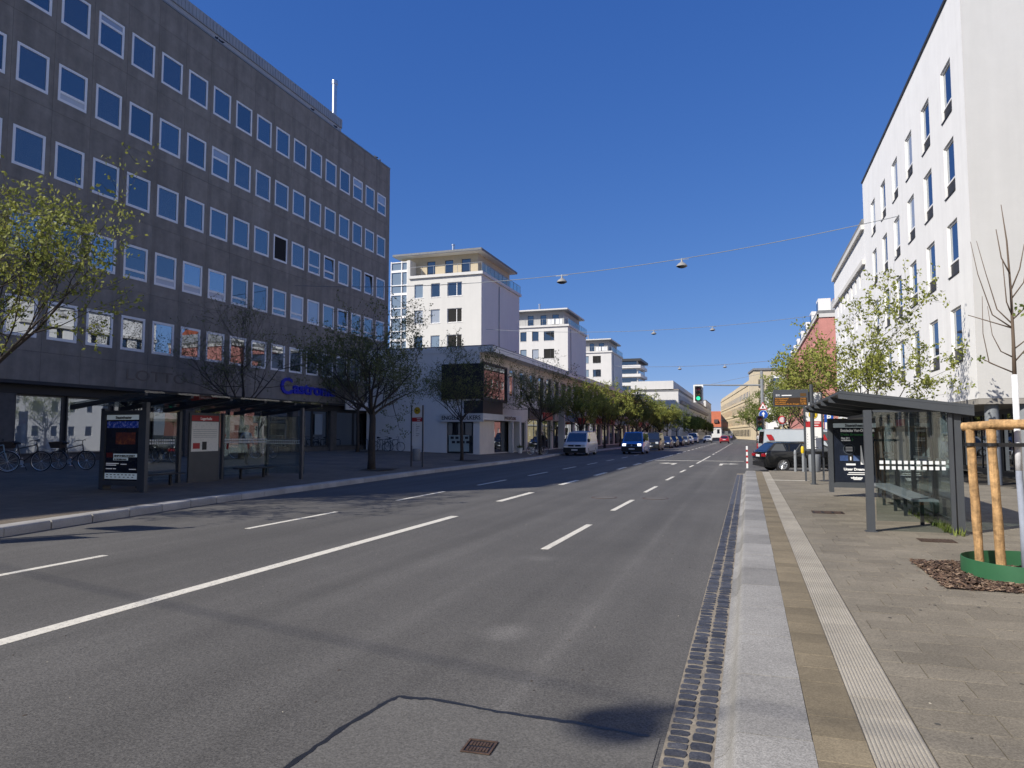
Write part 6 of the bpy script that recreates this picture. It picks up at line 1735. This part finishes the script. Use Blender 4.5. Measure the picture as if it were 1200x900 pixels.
bicycle('bicycle leaning at the rack before the white end wall', -25.6, 46.9, .2, (.10, .11, .12), group=None)
bicycle('bicycle at the rack end beside the bus stop sign', -24.6, 46.8, .1, (.2, .22, .24), group=None)
bicycle('dark bicycle leaning on the slim tree by the kerb', -15.35, 52.6, .5, group=None)
def rack(x, y, n, label):
    t = thing('bike_rack', label, 'bike rack', (x, y, plz(x, y)))
    for k in range(n):
        m = MB(); yy = k * .62; m.path([(yy, 0, 0), (yy, 0, .7), (yy + .05, 0, .78), (yy + .40, 0, .78), (yy + .45, 0, .7), (yy + .45, 0, 0)], .022, 8); m.build('hoop', M['anthra2'], t, smooth='all')
rack(-27.2, 46.8, 5, 'row of dark steel hoops before the white end wall of the shops')

# ---------------------------------------------------------------- people
def person(label, x, y, z, rz, h=1.72, top=(.05, .06, .08), legs=(.03, .03, .035), hair=(.04, .03, .02), stride=.22, arm=.15, skin=(.42, .26, .19)):
    t = thing('person', label, 'person', (x, y, z), rz)
    k = h / 1.75
    J = {'pel': (0, 0, .95), 'waist': (0, 0, 1.08), 'chest': (0, -.02, 1.32), 'neck': (0, 0, 1.48), 'head0': (0, -.01, 1.56)}
    V = []; E_ = []; Rr = []
    def add(p, r, par=None):
        V.append((p[0] * k, p[1] * k, p[2] * k)); Rr.append(r * k)
        if par is not None: E_.append((par, len(V) - 1))
        return len(V) - 1
    pel = add((0, 0, .95), .135); wa = add((0, -.005, 1.10), .125, pel); ch = add((0, -.01, 1.32), .15, wa); nk = add((0, 0, 1.47), .055, ch); hd = add((0, -.01, 1.55), .06, nk); h1 = add((0, -.02, 1.64), .092, hd); add((0, -.01, 1.72), .07, h1)
    for s_ in (-1, 1):
        hip = add((s_ * .10, 0, .88), .095, pel); kn = add((s_ * .10, s_ * stride * .4 - .03, .49), .062, hip); an = add((s_ * .10, s_ * stride, .09), .042, kn); add((s_ * .11, s_ * stride - .14, .045), .035, an)
        sh_ = add((s_ * .19, 0, 1.40), .06, ch); el = add((s_ * .24, -s_ * arm * .4 + .03, 1.13), .045, sh_); wr = add((s_ * .25, -s_ * arm - .04, .90), .032, el); hn = add((s_ * .25, -s_ * arm - .07, .83), .03, wr)
        for q in range(4): add((s_ * .25 + (q - 1.5) * .017 * 0 , -s_ * arm - .10 + (q - 1.5) * .02, .755 + abs(q - 1.3) * .008), .008, hn)
        add((s_ * .225, -s_ * arm - .12, .81), .008, hn)
    me = bpy.data.meshes.new('body'); me.from_pydata(V, E_, [])
    o = bpy.data.objects.new('body', me); C.objects.link(o); o.parent = t
    md = o.modifiers.new('skin', 'SKIN'); 
    for i, sv_ in enumerate(me.skin_vertices[0].data if len(me.skin_vertices) else []): sv_.radius = (Rr[i], Rr[i] * (.8 if i in (0, 1, 2) else 1)); sv_.use_root = (i == 0)
    if not len(me.skin_vertices): return t
    o.modifiers.new('sub', 'SUBSURF').levels = 2; o.modifiers['sub'].render_levels = 2
    # clothing by height: shoes, trousers, top, skin
    m, n, b = newmat('person_cloth_%d' % len(bpy.data.materials)); L = n.links
    tc = n.nodes.new('ShaderNodeTexCoord'); sp = n.nodes.new('ShaderNodeSeparateXYZ'); L.new(tc.outputs['Object'], sp.inputs[0])
    cr = n.nodes.new('ShaderNodeValToRGB'); cr.color_ramp.interpolation = 'CONSTANT'; dv = n.nodes.new('ShaderNodeMath'); dv.operation = 'DIVIDE'; dv.inputs[1].default_value = 1.8 * k; L.new(sp.outputs[2], dv.inputs[0]); L.new(dv.outputs[0], cr.inputs[0])
    el_ = cr.color_ramp.elements; el_[0].position = 0; el_[0].color = (.02, .02, .02, 1); el_[1].position = .09 / 1.8; el_[1].color = (*legs, 1)
    q = el_.new(.97 / 1.8); q.color = (*top, 1); q = el_.new(1.47 / 1.8); q.color = (*skin, 1)
    L.new(cr.outputs[0], b.inputs['Base Color']); b.inputs['Roughness'].default_value = .85
    me.materials.append(m)
    m = MB(); m.lathe([(.06 * k, 1.80 * k), (.10 * k, 1.77 * k), (.115 * k, 1.70 * k), (.112 * k, 1.63 * k), (.10 * k, 1.60 * k)], 14, Matrix.Translation((0, .022, 0)), caps=True); m.build('hair', mat('hair_%d' % len(bpy.data.materials), hair, .8), t, smooth='all')
    m = MB()
    for s_ in (-1, 1): m.lathe([(.003, -.004), (.009, 0), (.003, .004)], 8, Matrix.Translation((s_ * .034, -.108 * k, 1.665 * k)))
    m.build('eyes', M['black'], t)
    m = MB(); m.path([(0, -.105 * k, 1.67 * k), (0, -.132 * k, 1.635 * k), (0, -.11 * k, 1.628 * k)], [.008, .014, .006], 6); m.build('nose', mat('skin_%d' % len(bpy.data.materials), skin, .6), t, smooth='all')
    return t
person('person in grey blue jacket walking behind the shaded bus shelter', -21.2, 26.4, plz(-21.2, 26.4), 1.2, 1.74, (.17, .20, .26))
person('person in black clothes standing at the shop door beside the slim tree', -16.9, 59.5, .2, -.6, 1.75, (.012, .012, .014), (.02, .02, .024), (.35, .30, .24), .05, .03)
person('dark dressed person on the pavement between the white van and the blue van', -14.6, 71.0, .16, .2, 1.75, (.02, .02, .03), (.015, .015, .02), stride=.15)
for k, (x, y, c) in enumerate(((1.6, 118, (.5, .5, .5)), (3.0, 112, (.04, .04, .06)), (-12.5, 176, (.03, .03, .04)), (-3.6, 172, (.1, .1, .3)))):
    person(['person in light top walking far down the right kerb', 'person in dark clothes far down the right pavement', 'person in black crossing far down on the left side', 'person in blue crossing the road far ahead'][k], x, y, .1 if x > 0 else 0, 1.0 * k, 1.72, c)
